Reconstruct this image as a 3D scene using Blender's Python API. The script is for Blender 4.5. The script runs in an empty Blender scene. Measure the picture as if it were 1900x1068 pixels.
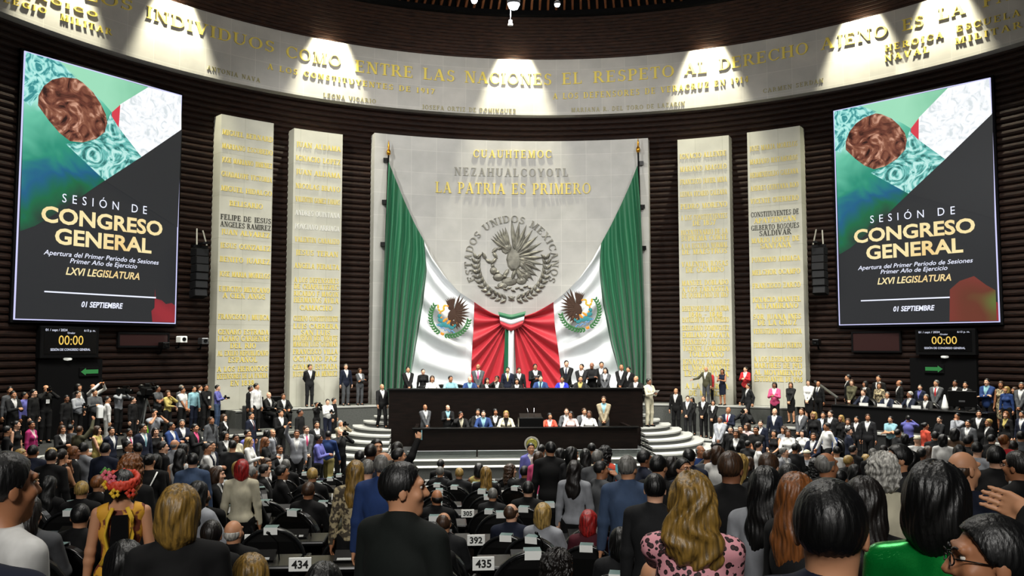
import bpy, math, random
import numpy as np
from mathutils import Vector, Matrix
random.seed(7)
SC = bpy.context.scene
COL = SC.collection
# ------------------------------------------------------------------ camera, world, light, exposure
F = 1584.0
CAM = np.array([-2.93, 0.0, 4.2]); YAW = 0.077; PITCH = 0.0694
cam_data = bpy.data.cameras.new('camera'); cam_obj = bpy.data.objects.new('camera', cam_data); COL.objects.link(cam_obj)
cam_data.sensor_fit = 'HORIZONTAL'; cam_data.sensor_width = 36.0; cam_data.lens = F/1900*36.0
cam_data.clip_start = 0.05; cam_data.clip_end = 200
cam_obj.location = CAM; cam_obj.rotation_euler = (math.pi/2+PITCH, 0, -YAW)
SC.camera = cam_obj
SC.view_settings.view_transform = 'Standard'; SC.view_settings.look = 'None'
SC.view_settings.gamma = 1.0; SC.view_settings.use_curve_mapping = False
SC.view_settings.exposure = 0.0
SC.cycles.max_bounces = 5; SC.cycles.diffuse_bounces = 2; SC.cycles.glossy_bounces = 2
world = bpy.data.worlds.new('hall_world'); SC.world = world; world.use_nodes = True
world.node_tree.nodes['Background'].inputs[0].default_value = (0.75, 0.8, 1, 1)
world.node_tree.nodes['Background'].inputs[1].default_value = 0.012
def lamp(name, kind, loc, target, power, color=(1, .97, .9), size=1.0, angle=60, blend=.4):
    d = bpy.data.lights.new(name, kind); d.energy = power; d.color = color
    if kind == 'AREA': d.shape = 'DISK'; d.size = size; d.spread = math.radians(angle)
    elif kind == 'SPOT': d.spot_size = math.radians(angle); d.spot_blend = blend; d.shadow_soft_size = size
    else: d.shadow_soft_size = size
    o = bpy.data.objects.new(name, d); COL.objects.link(o); o.location = loc
    o.rotation_euler = (Vector(target)-Vector(loc)).to_track_quat('-Z', 'Y').to_euler()
    return o
HC = (0.0, 19.6); R_WALL = 19.4; R_BAND = 18.94; R_PANEL = 18.8
Z_BB, Z_BT = 14.87, 17.48; Z_RIM = 19.75; Z_STAGE = 1.76
# floodlights of the hall, hung under the ceiling, plus one added frieze fill
lamp('flood_stage', 'SPOT', (-13, 24, 18.4), (-1.0, 38, 7.6), 7000, (1, .98, .94), .3, 70, .7)
lamp('flood_stage', 'SPOT', (10, 21, 18.6), (1.0, 38, 7.2), 4000, (1, .98, .94), .3, 70, .7)
lamp('flood_side', 'SPOT', (-6, 20, 18.4), (-9.5, 36.4, 5.0), 2300, (1, .97, .88), .4, 50, .8)
lamp('flood_side', 'SPOT', (6, 20, 18.4), (9.5, 36.4, 5.0), 2500, (1, .97, .88), .4, 50, .8)
lamp('flood_floor', 'AREA', (0, 27, 18.0), (0, 28, 0), 3000, (1, .97, .9), 7, 100)
lamp('flood_floor', 'AREA', (-11, 23, 17.0), (-11.5, 26, 0), 1300, (1, .97, .9), 5, 100)
lamp('flood_floor', 'AREA', (11, 23, 17.0), (11.5, 26, 0), 1700, (1, .97, .9), 5, 100)
lamp('flood_seats', 'AREA', (-2, 12, 17.5), (-2, 13, 0), 900, (1, .96, .88), 6, 110)
lamp('frieze_fill', 'AREA', (0, 20, 13.5), (0, 38.5, 16.3), 700, (1, .97, .9), 5, 150)  # added fill in mid-air, replaces reflected light on band and upper wall
lamp('flood_rear', 'AREA', (-5, -9, 12.5), (-2, 13, 1), 400, (1, .97, .92), 4, 80)

def srgb(c):
    if isinstance(c, str): c = tuple(int(c[i:i+2], 16)/255 for i in (0, 2, 4))
    return tuple(x/12.92 if x <= .04045 else ((x+.055)/1.055)**2.4 for x in c)
AX_R = np.array([math.cos(YAW), -math.sin(YAW), 0]); AX_F = np.array([math.sin(YAW)*math.cos(PITCH), math.cos(YAW)*math.cos(PITCH), math.sin(PITCH)])
AX_U = np.array([-math.sin(YAW)*math.sin(PITCH), -math.cos(YAW)*math.sin(PITCH), math.cos(PITCH)])
def at(px, py, dep):                              # the point of the hall seen at a photo pixel, at a depth
    return CAM+AX_R*((px-950)/F*dep)+AX_U*((534-py)/F*dep)+AX_F*dep
def on_cyl(px, py, R):                            # the point of the round wall of radius R seen at a photo pixel
    d = at(px, py, 1.0)-CAM; a = d[0]**2+d[1]**2
    ox, oy = CAM[0]-HC[0], CAM[1]-HC[1]
    b = 2*(ox*d[0]+oy*d[1]); c = ox*ox+oy*oy-R*R
    t = (-b+math.sqrt(b*b-4*a*c))/(2*a); p = CAM+d*t
    return math.atan2(p[0]-HC[0], p[1]-HC[1]), p[2]
def cyl(az, z, R): return (HC[0]+R*math.sin(az), HC[1]+R*math.cos(az), z)
# ------------------------------------------------------------------ materials
MATS = {}
def mat(name, color='808080', rough=.7, metal=0.0, emit=None, strength=1.0, spec=.5):
    if name in MATS: return MATS[name]
    m = bpy.data.materials.new(name); m.use_nodes = True; b = m.node_tree.nodes['Principled BSDF']
    b.inputs['Base Color'].default_value = (*srgb(color), 1); b.inputs['Roughness'].default_value = rough
    b.inputs['Metallic'].default_value = metal; b.inputs['Specular IOR Level'].default_value = spec
    if emit: b.inputs['Emission Color'].default_value = (*srgb(emit), 1); b.inputs['Emission Strength'].default_value = strength
    MATS[name] = m; return m
def nodes(m): return m.node_tree.nodes, m.node_tree.links, m.node_tree.nodes['Principled BSDF']
def add_noise(m, *a, **k):
    return m if len(m.node_tree.nodes) > 3 else _add_noise(m, *a, **k)
def _add_noise(m, c1, c2, scale=5, detail=3, stretch=(1, 1, 1), coord='Object', bump=0.0, lo=.35, hi=.65, rough=None):
    N, L, b = nodes(m)
    tc = N.new('ShaderNodeTexCoord'); mp = N.new('ShaderNodeMapping'); mp.inputs['Scale'].default_value = stretch
    nz = N.new('ShaderNodeTexNoise'); nz.inputs['Scale'].default_value = scale; nz.inputs['Detail'].default_value = detail
    cr = N.new('ShaderNodeValToRGB'); cr.color_ramp.elements[0].position = lo; cr.color_ramp.elements[1].position = hi
    cr.color_ramp.elements[0].color = (*srgb(c1), 1); cr.color_ramp.elements[1].color = (*srgb(c2), 1)
    L.new(tc.outputs[coord], mp.inputs[0]); L.new(mp.outputs[0], nz.inputs['Vector']); L.new(nz.outputs['Fac'], cr.inputs[0])
    L.new(cr.outputs[0], b.inputs['Base Color'])
    if bump:
        bp = N.new('ShaderNodeBump'); bp.inputs['Strength'].default_value = bump; bp.inputs['Distance'].default_value = .02
        L.new(nz.outputs['Fac'], bp.inputs['Height']); L.new(bp.outputs[0], b.inputs['Normal'])
    return m
M_WOOD = add_noise(mat('dark_wood_logs', '2a1a14', .6, spec=.15), '0f0806', '26160f', 3.0, 4, (1.2, 1.2, 14), bump=.4)
M_WOOD2 = add_noise(mat('dark_wood_boards', '2a1a14', .5, spec=.3), '1c110c', '3d261b', 2.5, 4, (1, 1, 10), bump=.3)
def marble(name, c1, c2, tile_u, tile_v, joint):
    m = mat(name, c1, .45); N, L, b = nodes(m)
    uv = N.new('ShaderNodeUVMap'); uv.uv_map = 'UVMap'
    br = N.new('ShaderNodeTexBrick'); br.inputs['Scale'].default_value = 1; br.offset = .0
    br.inputs['Brick Width'].default_value = tile_u; br.inputs['Row Height'].default_value = tile_v
    br.inputs['Mortar Size'].default_value = .012; br.inputs['Color1'].default_value = (*srgb(c1), 1); br.inputs['Color2'].default_value = (*srgb(c2), 1)
    br.inputs['Mortar'].default_value = (*srgb(joint), 1); br.inputs['Bias'].default_value = 0
    nz = N.new('ShaderNodeTexNoise'); nz.inputs['Scale'].default_value = 1.3; nz.inputs['Detail'].default_value = 6
    mx = N.new('ShaderNodeMixRGB'); mx.blend_type = 'MULTIPLY'; mx.inputs[0].default_value = .35
    L.new(uv.outputs[0], br.inputs['Vector']); L.new(uv.outputs[0], nz.inputs['Vector'])
    L.new(br.outputs['Color'], mx.inputs[1]); L.new(nz.outputs['Fac'], mx.inputs[2]); L.new(mx.outputs[0], b.inputs['Base Color'])
    return m
M_BAND = marble('pale_marble_band', 'b3b1ac', 'bdbab4', 1.05, 1.0, 'c6c4bd')
M_PANEL = marble('grey_marble_panel', 'b9b8b4', 'c2c1bc', 1.15, 1.0, 'cdccc6')
M_STELA = marble('cream_marble_slab', 'c4c3b4', 'cbcabb', 1.2, 1.7, 'b8b7a6')
M_GOLD = mat('gilded_letter', 'e0ca5c', .45, .0)
M_DGOLD = mat('tarnished_letter', '9b9468', .5, .3)
M_BRONZE_L = mat('black_letter', '2b2a22', .5, .3)
M_STONE_L = mat('grey_letter', '85837a', .5, .1)
M_RELIEF = add_noise(mat('aged_grey_relief', '77756c', .5, .35), '615f57', '8d8b80', 3)
M_CARPET = add_noise(mat('grey_carpet', '4b4d4a', .95), '434542', '525450', 40)
M_CARPETD = add_noise(mat('dark_carpet', '1c1d1d', .95), '171818', '222322', 30)
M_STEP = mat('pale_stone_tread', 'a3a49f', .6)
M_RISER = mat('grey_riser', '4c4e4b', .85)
M_DESK = add_noise(mat('black_brown_desk_wood', '17100c', .4, spec=.15), '0b0705', '130c09', 2, 3, (1, 1, 8))
M_BLACK = mat('black_lacquer', '060606', .3, spec=.25)
M_BLACKM = mat('black_matte', '070708', .9, spec=.15)
M_LEATHER = mat('black_leather', '070707', .34, spec=.35)
M_PIPING = mat('glossy_black_piping', '161718', .18)
M_WHITE = mat('white_card', 'f4f6f2', .5)
M_CARDSHADE = mat('white_card_shaded', '5f7775', .5)  # top face of the white card, shade and reflection painted into its colour
M_STEEL = mat('steel', '8a8c8e', .35, .9)
M_CONSOLE = mat('grey_console_label', '9b9d9b', .5)
M_INK = mat('black_ink', '0a0a0a', .6)
M_GLASS = mat('clear_glass', 'c8d4cf', .05)
M_GLASS.node_tree.nodes['Principled BSDF'].inputs['Transmission Weight'].default_value = .92
M_PAPER = mat('white_paper', 'e4e4df', .7)
# ------------------------------------------------------------------ object helpers
def tag(o, label=None, cat=None, group=None, kind=None):
    if label: o['label'] = label
    if cat: o['category'] = cat
    if group: o['group'] = group
    if kind: o['kind'] = kind
    return o
def empty(name, loc=(0, 0, 0), rz=0.0, label=None, cat=None, group=None):
    o = bpy.data.objects.new(name, None); COL.objects.link(o); o.location = loc; o.rotation_euler = (0, 0, rz); o.empty_display_size = .1
    return tag(o, label, cat, group)
def link(name, me, parent=None, m=None):
    o = bpy.data.objects.new(name, me); COL.objects.link(o)
    if parent is not None: o.parent = parent
    if m is not None:
        if len(me.materials) == 0: me.materials.append(m)
        o.material_slots[0].link = 'OBJECT'; o.material_slots[0].material = m
    return o
def mesh_np(name, V, Q, smooth=True):
    V = np.asarray(V, dtype=np.float32); Q = np.asarray(Q, dtype=np.int32)
    me = bpy.data.meshes.new(name); n = Q.shape[1] if len(Q) else 4
    me.vertices.add(len(V)); me.vertices.foreach_set('co', V.ravel())
    me.loops.add(Q.size); me.loops.foreach_set('vertex_index', Q.ravel())
    me.polygons.add(len(Q)); me.polygons.foreach_set('loop_start', np.arange(0, Q.size, n, dtype=np.int32))
    if smooth: me.polygons.foreach_set('use_smooth', np.ones(len(Q), dtype=bool))
    me.update(calc_edges=True); return me
class MB:                                          # collects shapes that become one mesh
    def __init__(s): s.v = []; s.f = []; s.uv = []
    def poly(s, pts, faces):
        n = len(s.v); s.v += [tuple(p) for p in pts]; s.f += [tuple(i+n for i in f) for f in faces]
    def box(s, x0, x1, y0, y1, z0, z1, M=None):
        P = [(x, y, z) for z in (z0, z1) for y in (y0, y1) for x in (x0, x1)]
        if M is not None: P = [tuple(M @ Vector(p)) for p in P]
        s.poly(P, [(0, 2, 3, 1), (4, 5, 7, 6), (0, 1, 5, 4), (2, 6, 7, 3), (0, 4, 6, 2), (1, 3, 7, 5)])
    def rbox(s, x0, x1, y0, y1, z0, z1, r=.02, M=None):   # box with rounded vertical edges and eased top
        P = []; k = 3
        for z, ins in ((z0, 0), (z1-r, 0), (z1-r*.3, r*.3), (z1, r)):
            for cx, cy, a0 in ((x1-r, y1-r, 0), (x0+r, y1-r, 90), (x0+r, y0+r, 180), (x1-r, y0+r, 270)):
                for j in range(k+1):
                    a = math.radians(a0+90*j/k); q = max(r-ins, r*.05)
                    P.append((cx+q*math.cos(a), cy+q*math.sin(a), z))
        n = 4*(k+1); fs = [tuple(range(n-1, -1, -1)), tuple(range(3*n, 4*n))]
        for l in range(3):
            for i in range(n): fs.append((l*n+i, l*n+(i+1) % n, (l+1)*n+(i+1) % n, (l+1)*n+i))
        if M is not None: P = [tuple(M @ Vector(p)) for p in P]
        s.poly(P, fs)
    def tube(s, path, r, n=8, r2=None):
        path = [Vector(p) for p in path]; rings = []
        for i, p in enumerate(path):
            d = (path[min(i+1, len(path)-1)]-path[max(i-1, 0)]).normalized()
            a = d.cross(Vector((0, 0, 1)));
            if a.length < 1e-3: a = d.cross(Vector((1, 0, 0)))
            a.normalize(); b = d.cross(a)
            rr = r if r2 is None else r+(r2-r)*i/max(1, len(path)-1)
            rings.append([p+a*rr*math.cos(t*2*math.pi/n)+b*rr*math.sin(t*2*math.pi/n) for t in range(n)])
        P = [q for g in rings for q in g]; fs = [tuple(range(n)), tuple(range(len(P)-1, len(P)-n-1, -1))]
        for l in range(len(path)-1):
            for i in range(n): fs.append((l*n+i, (l+1)*n+i, (l+1)*n+(i+1) % n, l*n+(i+1) % n))
        s.poly(P, fs)
    def lathe(s, prof, c=(0, 0, 0), n=24, a0=0, a1=2*math.pi):
        P = []; full = abs(a1-a0-2*math.pi) < 1e-6; m = n if full else n+1
        for r, z in prof:
            for i in range(m):
                a = a0+(a1-a0)*i/n; P.append((c[0]+r*math.cos(a), c[1]+r*math.sin(a), c[2]+z))
        fs = []
        for l in range(len(prof)-1):
            for i in range(n if full else n):
                j = (i+1) % m
                if not full and i+1 >= m: continue
                fs.append((l*m+i, l*m+j, (l+1)*m+j, (l+1)*m+i))
        s.poly(P, fs)
    def mesh(s, name, smooth=False):
        me = bpy.data.meshes.new(name); me.from_pydata(s.v, [], s.f); me.update()
        if smooth: me.polygons.foreach_set('use_smooth', [True]*len(me.polygons))
        return me
    def build(s, name, m, parent=None, smooth=False): return link(name, s.mesh(name, smooth), parent, m)
def ring_mesh(name, prof, a0, a1, n, smooth=False, closed=True):
    """profile of (radius, z) turned about the hall's centre from azimuth a0 to a1; UV = (arc, z)"""
    V = []; Q = []; UV = []; m = len(prof)
    for i in range(n+1):
        a = a0+(a1-a0)*i/n
        for r, z in prof: V.append(cyl(a, z, r)); UV.append((a*19, z if True else r))
    me = bpy.data.meshes.new(name); fs = []
    for i in range(n):
        for j in range(m if closed else m-1):
            k = (j+1) % m; fs.append((i*m+j, i*m+k, (i+1)*m+k, (i+1)*m+j))
    if closed: fs.append(tuple(range(m-1, -1, -1))); fs.append(tuple(n*m+j for j in range(m)))
    me.from_pydata(V, [], fs); uvl = me.uv_layers.new(name='UVMap')
    for l in me.loops: uvl.data[l.index].uv = UV[l.vertex_index]
    me.update()
    if smooth: me.polygons.foreach_set('use_smooth', [True]*len(me.polygons))
    return me
def block_ring(name, r0, r1, z0, z1, a0, a1, n, m, parent=None, kind=None):
    o = link(name, ring_mesh(name, [(r0, z0), (r1, z0), (r1, z1), (r0, z1)], a0, a1, n), parent, m)
    if kind: o['kind'] = kind
    return o
# ------------------------------------------------------------------ lettering
def _q(P, x0, y0, x1, y1, w):                      # a stroke of width w measured along x
    P.append([(x0-w/2, y0), (x0+w/2, y0), (x1+w/2, y1), (x1-w/2, y1)])
def _h(P, x0, x1, y, t): P.append([(x0, y-t/2), (x1, y-t/2), (x1, y+t/2), (x0, y+t/2)])
def _arc(P, cx, cy, rx, ry, a0, a1, thick, thin, n=10):
    pts = []
    for i in range(n+1):
        a = math.radians(a0+(a1-a0)*i/n); w = thin+(thick-thin)*abs(math.cos(a))
        pts.append((cx+rx*math.cos(a), cy+ry*math.sin(a), cx+(rx-w)*math.cos(a), cy+(ry-max(thin, w*.35))*math.sin(a)))
    for p, q in zip(pts, pts[1:]): P.append([(p[0], p[1]), (q[0], q[1]), (q[2], q[3]), (p[2], p[3])])
TK, TN, SR = .17, .065, .055
def _stem(P, x, y0=0, y1=1, w=TK, s0=True, s1=True):
    _q(P, x, y0, x, y1, w)
    if s0: _h(P, x-w*.5-.09, x+w*.5+.09, y0+SR/2, SR)
    if s1: _h(P, x-w*.5-.09, x+w*.5+.09, y1-SR/2, SR)
def serif_glyph(c):
    P = []
    if c == 'A': _q(P, .1, 0, .42, 1, TN+.01); _q(P, .74, 0, .42, 1, TK+.03); _h(P, .2, .64, .34, TN); _h(P, -.02, .24, SR/2, SR); _h(P, .58, .9, SR/2, SR); w = .88
    elif c == 'B': _stem(P, .17); _h(P, .17, .42, 1-TN/2, TN); _h(P, .17, .44, .53, TN); _h(P, .17, .44, TN/2, TN); _arc(P, .4, .765, .24, .235, -90, 90, TK, TN); _arc(P, .42, .265, .28, .265, -90, 90, TK, TN); w = .74
    elif c in 'CG':
        _arc(P, .46, .5, .44, .5, 42, 318, TK, TN, 14); _q(P, .79, .66, .79, .97, .05)
        if c == 'G': _stem(P, .76, 0, .42, TK, False, True)
        else: _q(P, .79, .12, .79, .25, .05)
        w = .9 if c == 'G' else .84
    elif c == 'D': _stem(P, .17); _h(P, .17, .42, 1-TN/2, TN); _h(P, .17, .42, TN/2, TN); _arc(P, .38, .5, .46, .5, -90, 90, TK, TN, 12); w = .86
    elif c in 'EF':
        _stem(P, .17); _h(P, .17, .66, 1-TN/2, TN); _h(P, .17, .5, .52, TN); _q(P, .64, .78, .64, 1, .05); _q(P, .5, .42, .5, .62, .045)
        if c == 'E': _h(P, .17, .68, TN/2, TN); _q(P, .66, 0, .66, .25, .05)
        w = .74 if c == 'E' else .7
    elif c == 'H': _stem(P, .17); _stem(P, .75); _h(P, .17, .75, .52, TN); w = .92
    elif c == 'I': _stem(P, .18); w = .36
    elif c == 'J': _stem(P, .3, .1, 1, TK, False, True); _arc(P, .14, .06, .245, .2, -80, 0, TK, TN, 6); w = .46
    elif c == 'K': _stem(P, .17); _q(P, .28, .42, .72, 1, TN+.01); _q(P, .76, 0, .4, .58, TK+.02); _h(P, .58, .86, 1-SR/2, SR); _h(P, .6, .92, SR/2, SR); w = .88
    elif c == 'L': _stem(P, .17); _h(P, .17, .66, TN/2, TN); _q(P, .64, 0, .64, .27, .05); w = .7
    elif c == 'M': _q(P, .13, 0, .17, 1, TN); _q(P, .5, 0, .2, 1, TK); _q(P, .5, 0, .8, 1, TN); _stem(P, .87); _h(P, 0, .28, SR/2, SR); _h(P, .04, .3, 1-SR/2, SR); w = 1.04
    elif c == 'N': _q(P, .15, 0, .15, 1, TN); _q(P, .74, 0, .2, 1, TK+.02); _q(P, .77, 0, .77, 1, TN); _h(P, .02, .3, SR/2, SR); _h(P, .0, .28, 1-SR/2, SR); _h(P, .62, .92, 1-SR/2, SR); w = .92
    elif c in 'OQ':
        _arc(P, .46, .5, .45, .5, 0, 360, TK, TN, 20); w = .92
        if c == 'Q': _q(P, .86, -.18, .46, .1, .12)
    elif c == 'P': _stem(P, .17); _h(P, .17, .42, 1-TN/2, TN); _h(P, .17, .42, .46, TN); _arc(P, .4, .73, .28, .27, -90, 90, TK, TN); w = .7
    elif c == 'R': _stem(P, .17); _h(P, .17, .42, 1-TN/2, TN); _h(P, .17, .42, .48, TN); _arc(P, .4, .74, .26, .26, -90, 90, TK, TN); _q(P, .76, 0, .42, .5, TK+.02); _h(P, .66, .9, SR/2, SR); w = .86
    elif c == 'S': _arc(P, .34, .74, .27, .26, 30, 270, TK*.9, TN, 9); _arc(P, .34, .27, .29, .27, 90, -150, TK*.9, TN, 9); _q(P, .58, .76, .58, .96, .05); _q(P, .08, .04, .08, .25, .05); w = .68
    elif c == 'T': _stem(P, .38, 0, 1, TK, True, False); _h(P, .02, .74, 1-TN/2, TN); _q(P, .045, .74, .045, 1, .05); _q(P, .715, .74, .715, 1, .05); w = .76
    elif c == 'U': _stem(P, .17, .3, 1, TK, False, True); _q(P, .75, .3, .75, 1, TN); _h(P, .62, .9, 1-SR/2, SR); _arc(P, .42, .32, .345, .32, 180, 360, TK*.8, TN, 10); w = .9
    elif c == 'V': _q(P, .42, 0, .14, 1, TK+.03); _q(P, .44, 0, .74, 1, TN+.01); _h(P, 0, .3, 1-SR/2, SR); _h(P, .6, .88, 1-SR/2, SR); w = .86
    elif c == 'X': _q(P, .74, 0, .16, 1, TK+.02); _q(P, .14, 0, .74, 1, TN+.01); _h(P, .02, .3, SR/2, SR); _h(P, .6, .9, SR/2, SR); _h(P, .02, .32, 1-SR/2, SR); _h(P, .6, .88, 1-SR/2, SR); w = .9
    elif c == 'Y': _stem(P, .42, 0, .48, TK, True, False); _q(P, .42, .44, .14, 1, TK); _q(P, .44, .44, .74, 1, TN+.01); _h(P, 0, .28, 1-SR/2, SR); _h(P, .62, .88, 1-SR/2, SR); w = .86
    elif c == 'Z': _h(P, .08, .7, 1-TN/2, TN); _h(P, .06, .72, TN/2, TN); _q(P, .14, 0, .64, 1, TK); _q(P, .1, .76, .1, 1, .05); _q(P, .7, 0, .7, .24, .05); w = .78
    elif c == '0': _arc(P, .32, .5, .31, .5, 0, 360, TK, TN, 16); w = .66
    elif c == '1': _stem(P, .22, 0, 1, TK, True, False); _q(P, .06, .78, .2, .98, .09); w = .44
    elif c == '2': _arc(P, .3, .72, .28, .28, -20, 170, TK, TN, 8); _q(P, .1, .04, .5, .62, TK*.8); _h(P, .03, .6, TN, TN*2); w = .64
    elif c == '4': _q(P, .08, .3, .44, 1, TN); _h(P, .04, .66, .27, TN+.01); _stem(P, .48, 0, 1, TK, True, False); w = .7
    elif c in '35': _arc(P, .28, .3, .3, .3, -150, 100, TK, TN, 9); (_arc(P, .28, .76, .25, .24, -70, 150, TK, TN, 8) if c == '3' else (_h(P, .12, .54, .96, .08), _q(P, .14, .54, .14, 1, TN))); w = .62
    elif c in '69': s = 1 if c == '6' else -1; _arc(P, .32, .5-.19*s, .3, .31, 0, 360, TK, TN, 14); _arc(P, .5*1.1-.09*s*0, .5-.12*s, .5, .62, 115 if s > 0 else -65, 190 if s > 0 else 10, TK*.8, TN, 7) if s > 0 else _arc(P, .1, .5+.12, .52, .62, -65, 10, TK*.8, TN, 7); w = .66
    elif c == '7': _h(P, .04, .6, 1-TN, TN*2); _q(P, .2, 0, .54, .95, TK*.85); w = .62
    elif c == '8': _arc(P, .31, .76, .25, .24, 0, 360, TK, TN, 12); _arc(P, .31, .27, .29, .27, 0, 360, TK, TN, 12); w = .64
    elif c == '.': _h(P, .06, .2, .07, .14); w = .26
    elif c == '-': _h(P, .05, .4, .45, .08); w = .45
    elif c == "'": _q(P, .1, .72, .1, 1, .08); w = .2
    else: w = .42
    return P, w
def serif_text(s, track=.12):
    """list of 2D convex polygons for a line of Roman capitals, cap height 1; and its length"""
    out = []; x = 0
    for ch in s:
        P, w = serif_glyph(ch)
        out += [[(p[0]+x, p[1]) for p in q] for q in P]; x += w+track
    return out, x-track
def letters(mb, polys, fn, depth):
    """raise 2D polygons off a surface: fn(x, y, d) -> point at height d above it"""
    for P in polys:
        n = len(P); A = [fn(x, y, 0) for x, y in P]; B = [fn(x, y, depth) for x, y in P]
        mb.poly(A+B, [tuple(range(n, 2*n))]+[(i, (i+1) % n, (i+1) % n+n, i+n) for i in range(n)])
_bf = {}
def sans(s, bold=0.0, shear=0.0, space=1.0):
    """built-in sans lettering as (verts2d, faces, width, cap height)"""
    key = (s, bold, shear, space)
    if key in _bf: return _bf[key]
    cu = bpy.data.curves.new('t', 'FONT'); cu.body = s; cu.offset = bold; cu.shear = shear; cu.space_character = space; cu.resolution_u = 3
    o = bpy.data.objects.new('t', cu); COL.objects.link(o)
    dg = bpy.context.evaluated_depsgraph_get(); me = bpy.data.meshes.new_from_object(o.evaluated_get(dg))
    V = [(v.co.x, v.co.y) for v in me.vertices]; Fc = [tuple(p.vertices) for p in me.polygons]
    bpy.data.objects.remove(o); bpy.data.curves.remove(cu); bpy.data.meshes.remove(me)
    x0 = min(v[0] for v in V); x1 = max(v[0] for v in V)
    V = [(x-x0, y) for x, y in V]; _bf[key] = (V, Fc, x1-x0, .70); return _bf[key]
# ------------------------------------------------------------------ the hall: walls, ceiling, floors
A_MAX = 1.42
prof = [(R_WALL+.35, 0.0)]
z = 0.0
while z < Z_BB+.5:                                  # round horizontal logs
    for t in (0, .22, .5, .78): prof.append((R_WALL+.05-.065*math.sin(math.pi*t)**.6 if t else R_WALL+.06, z+.25*t))
    z += .25
prof += [(R_WALL+.35, z)]
link('wall_back', ring_mesh('wall_back', prof, -A_MAX, A_MAX, 160, closed=False), None, M_WOOD)['kind'] = 'structure'
prof = []; z = Z_BT-.4
while z < Z_RIM:
    prof += [(R_WALL-.1, z), (R_WALL-.13, z+.02), (R_WALL-.13, z+.13), (R_WALL-.1, z+.15)]; z += .16
link('wall_upper', ring_mesh('wall_upper', prof, -A_MAX, A_MAX, 160, closed=False), None, M_WOOD2)['kind'] = 'structure'
band = block_ring('trim_1', R_BAND, R_WALL+.3, Z_BB, Z_BT, -1.3, 1.3, 150, M_BAND, kind='structure')
tag(band, 'broad curved band of pale marble with gilded lettering high on the round wall', 'wall frieze')
# ceiling: a ring of brown slats in front of a black shell
mbc = MB(); mbc.lathe([(19.9, Z_RIM+.05), (19.2, Z_RIM+.5), (12, 21.9), (3, 23.6), (.1, 23.7)], (HC[0], HC[1], 0), 96)
mbc.build('ceiling', M_BLACKM)['kind'] = 'structure'
mbs = MB(); M_SLAT = mat('brown_ceiling_slat', '6d4128', .5)
for i in range(150):
    a = -1.5+3.0*i/149
    P = []
    for R, zz, h in ((19.15, Z_RIM+.5, .42), (15, 21.0, .38), (11, 22.1, .3), (6, 22.9, .25)):
        w = .05*R/19
        for da, dz in ((-w/R, 0), (w/R, 0), (w/R, -h), (-w/R, -h)): P.append(cyl(a+da, zz+dz, R))
    fs = []
    for l in range(3):
        for j in range(4): fs.append((l*4+j, l*4+(j+1) % 4, l*4+4+(j+1) % 4, l*4+4+j))
    mbs.poly(P, fs+[(0, 1, 2, 3)])
sl = mbs.build('ceiling_slats', M_SLAT); sl['kind'] = 'structure'
block_ring('trim_2', 19.0, 19.5, Z_RIM-.12, Z_RIM+.1, -A_MAX, A_MAX, 120, M_BLACKM, kind='structure')
# sloping floor round the podium
PC = (0.0, 31.0); R_FLAT = 9.83
def ramp(r): return max(0.0, 2.35-.111*(31-r))
mbf = MB(); mbf.lathe([(.01, 0), (R_FLAT, 0), (14, ramp(14)), (20, ramp(20)), (26, ramp(26)), (34, ramp(34))], (PC[0], PC[1], 0), 120)
mbf.build('floor', M_CARPETD)['kind'] = 'structure'
def nosed(name, r0, r1, z0, z1, a0, a1, n, m):      # a raised floor with a pale stone edge
    o = block_ring(name, r0, r1, z0, z1, a0, a1, n, m, kind='structure')
    block_ring(name+'_edge', r0-.03, r0+.35, z1-.05, z1+.012, a0, a1, n, M_STEP, kind='structure')
    return o
nosed('floor_stage', 17.9, 19.5, 0, Z_STAGE, -.66, .66, 40, M_CARPET)
for s, nm in ((-1, 'left'), (1, 'right')):
    a = sorted((s*.66, s*1.3)); nosed('floor_press_'+nm, 15.4, 19.5, 0, 1.1 if s < 0 else 1.2, a[0], a[1], 30, M_CARPETD)
    a = sorted((s*.52, s*.66)); nosed('floor_landing_'+nm, 15.4, 17.9, 0, 1.06, a[0], a[1], 8, M_CARPET)
    a = sorted((s*.22, s*.52)); nosed('floor_lower_landing_'+nm, 14.9, 17.9, 0, .65, a[0], a[1], 14, M_CARPET)
def floor_z(x, y):
    rho = math.hypot(x-HC[0], y-HC[1]); az = math.atan2(x-HC[0], y-HC[1])
    if y > 24:
        if rho > 17.9 and abs(az) < .66: return Z_STAGE
        if abs(az) >= .66 and rho > 15.4: return 1.1 if az < 0 else 1.2
        if .52 <= abs(az) < .66 and rho > 15.4: return 1.06
        if .22 < abs(az) < .52 and rho > 14.9: return .65
    return ramp(math.hypot(x-PC[0], y-PC[1]))
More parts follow.
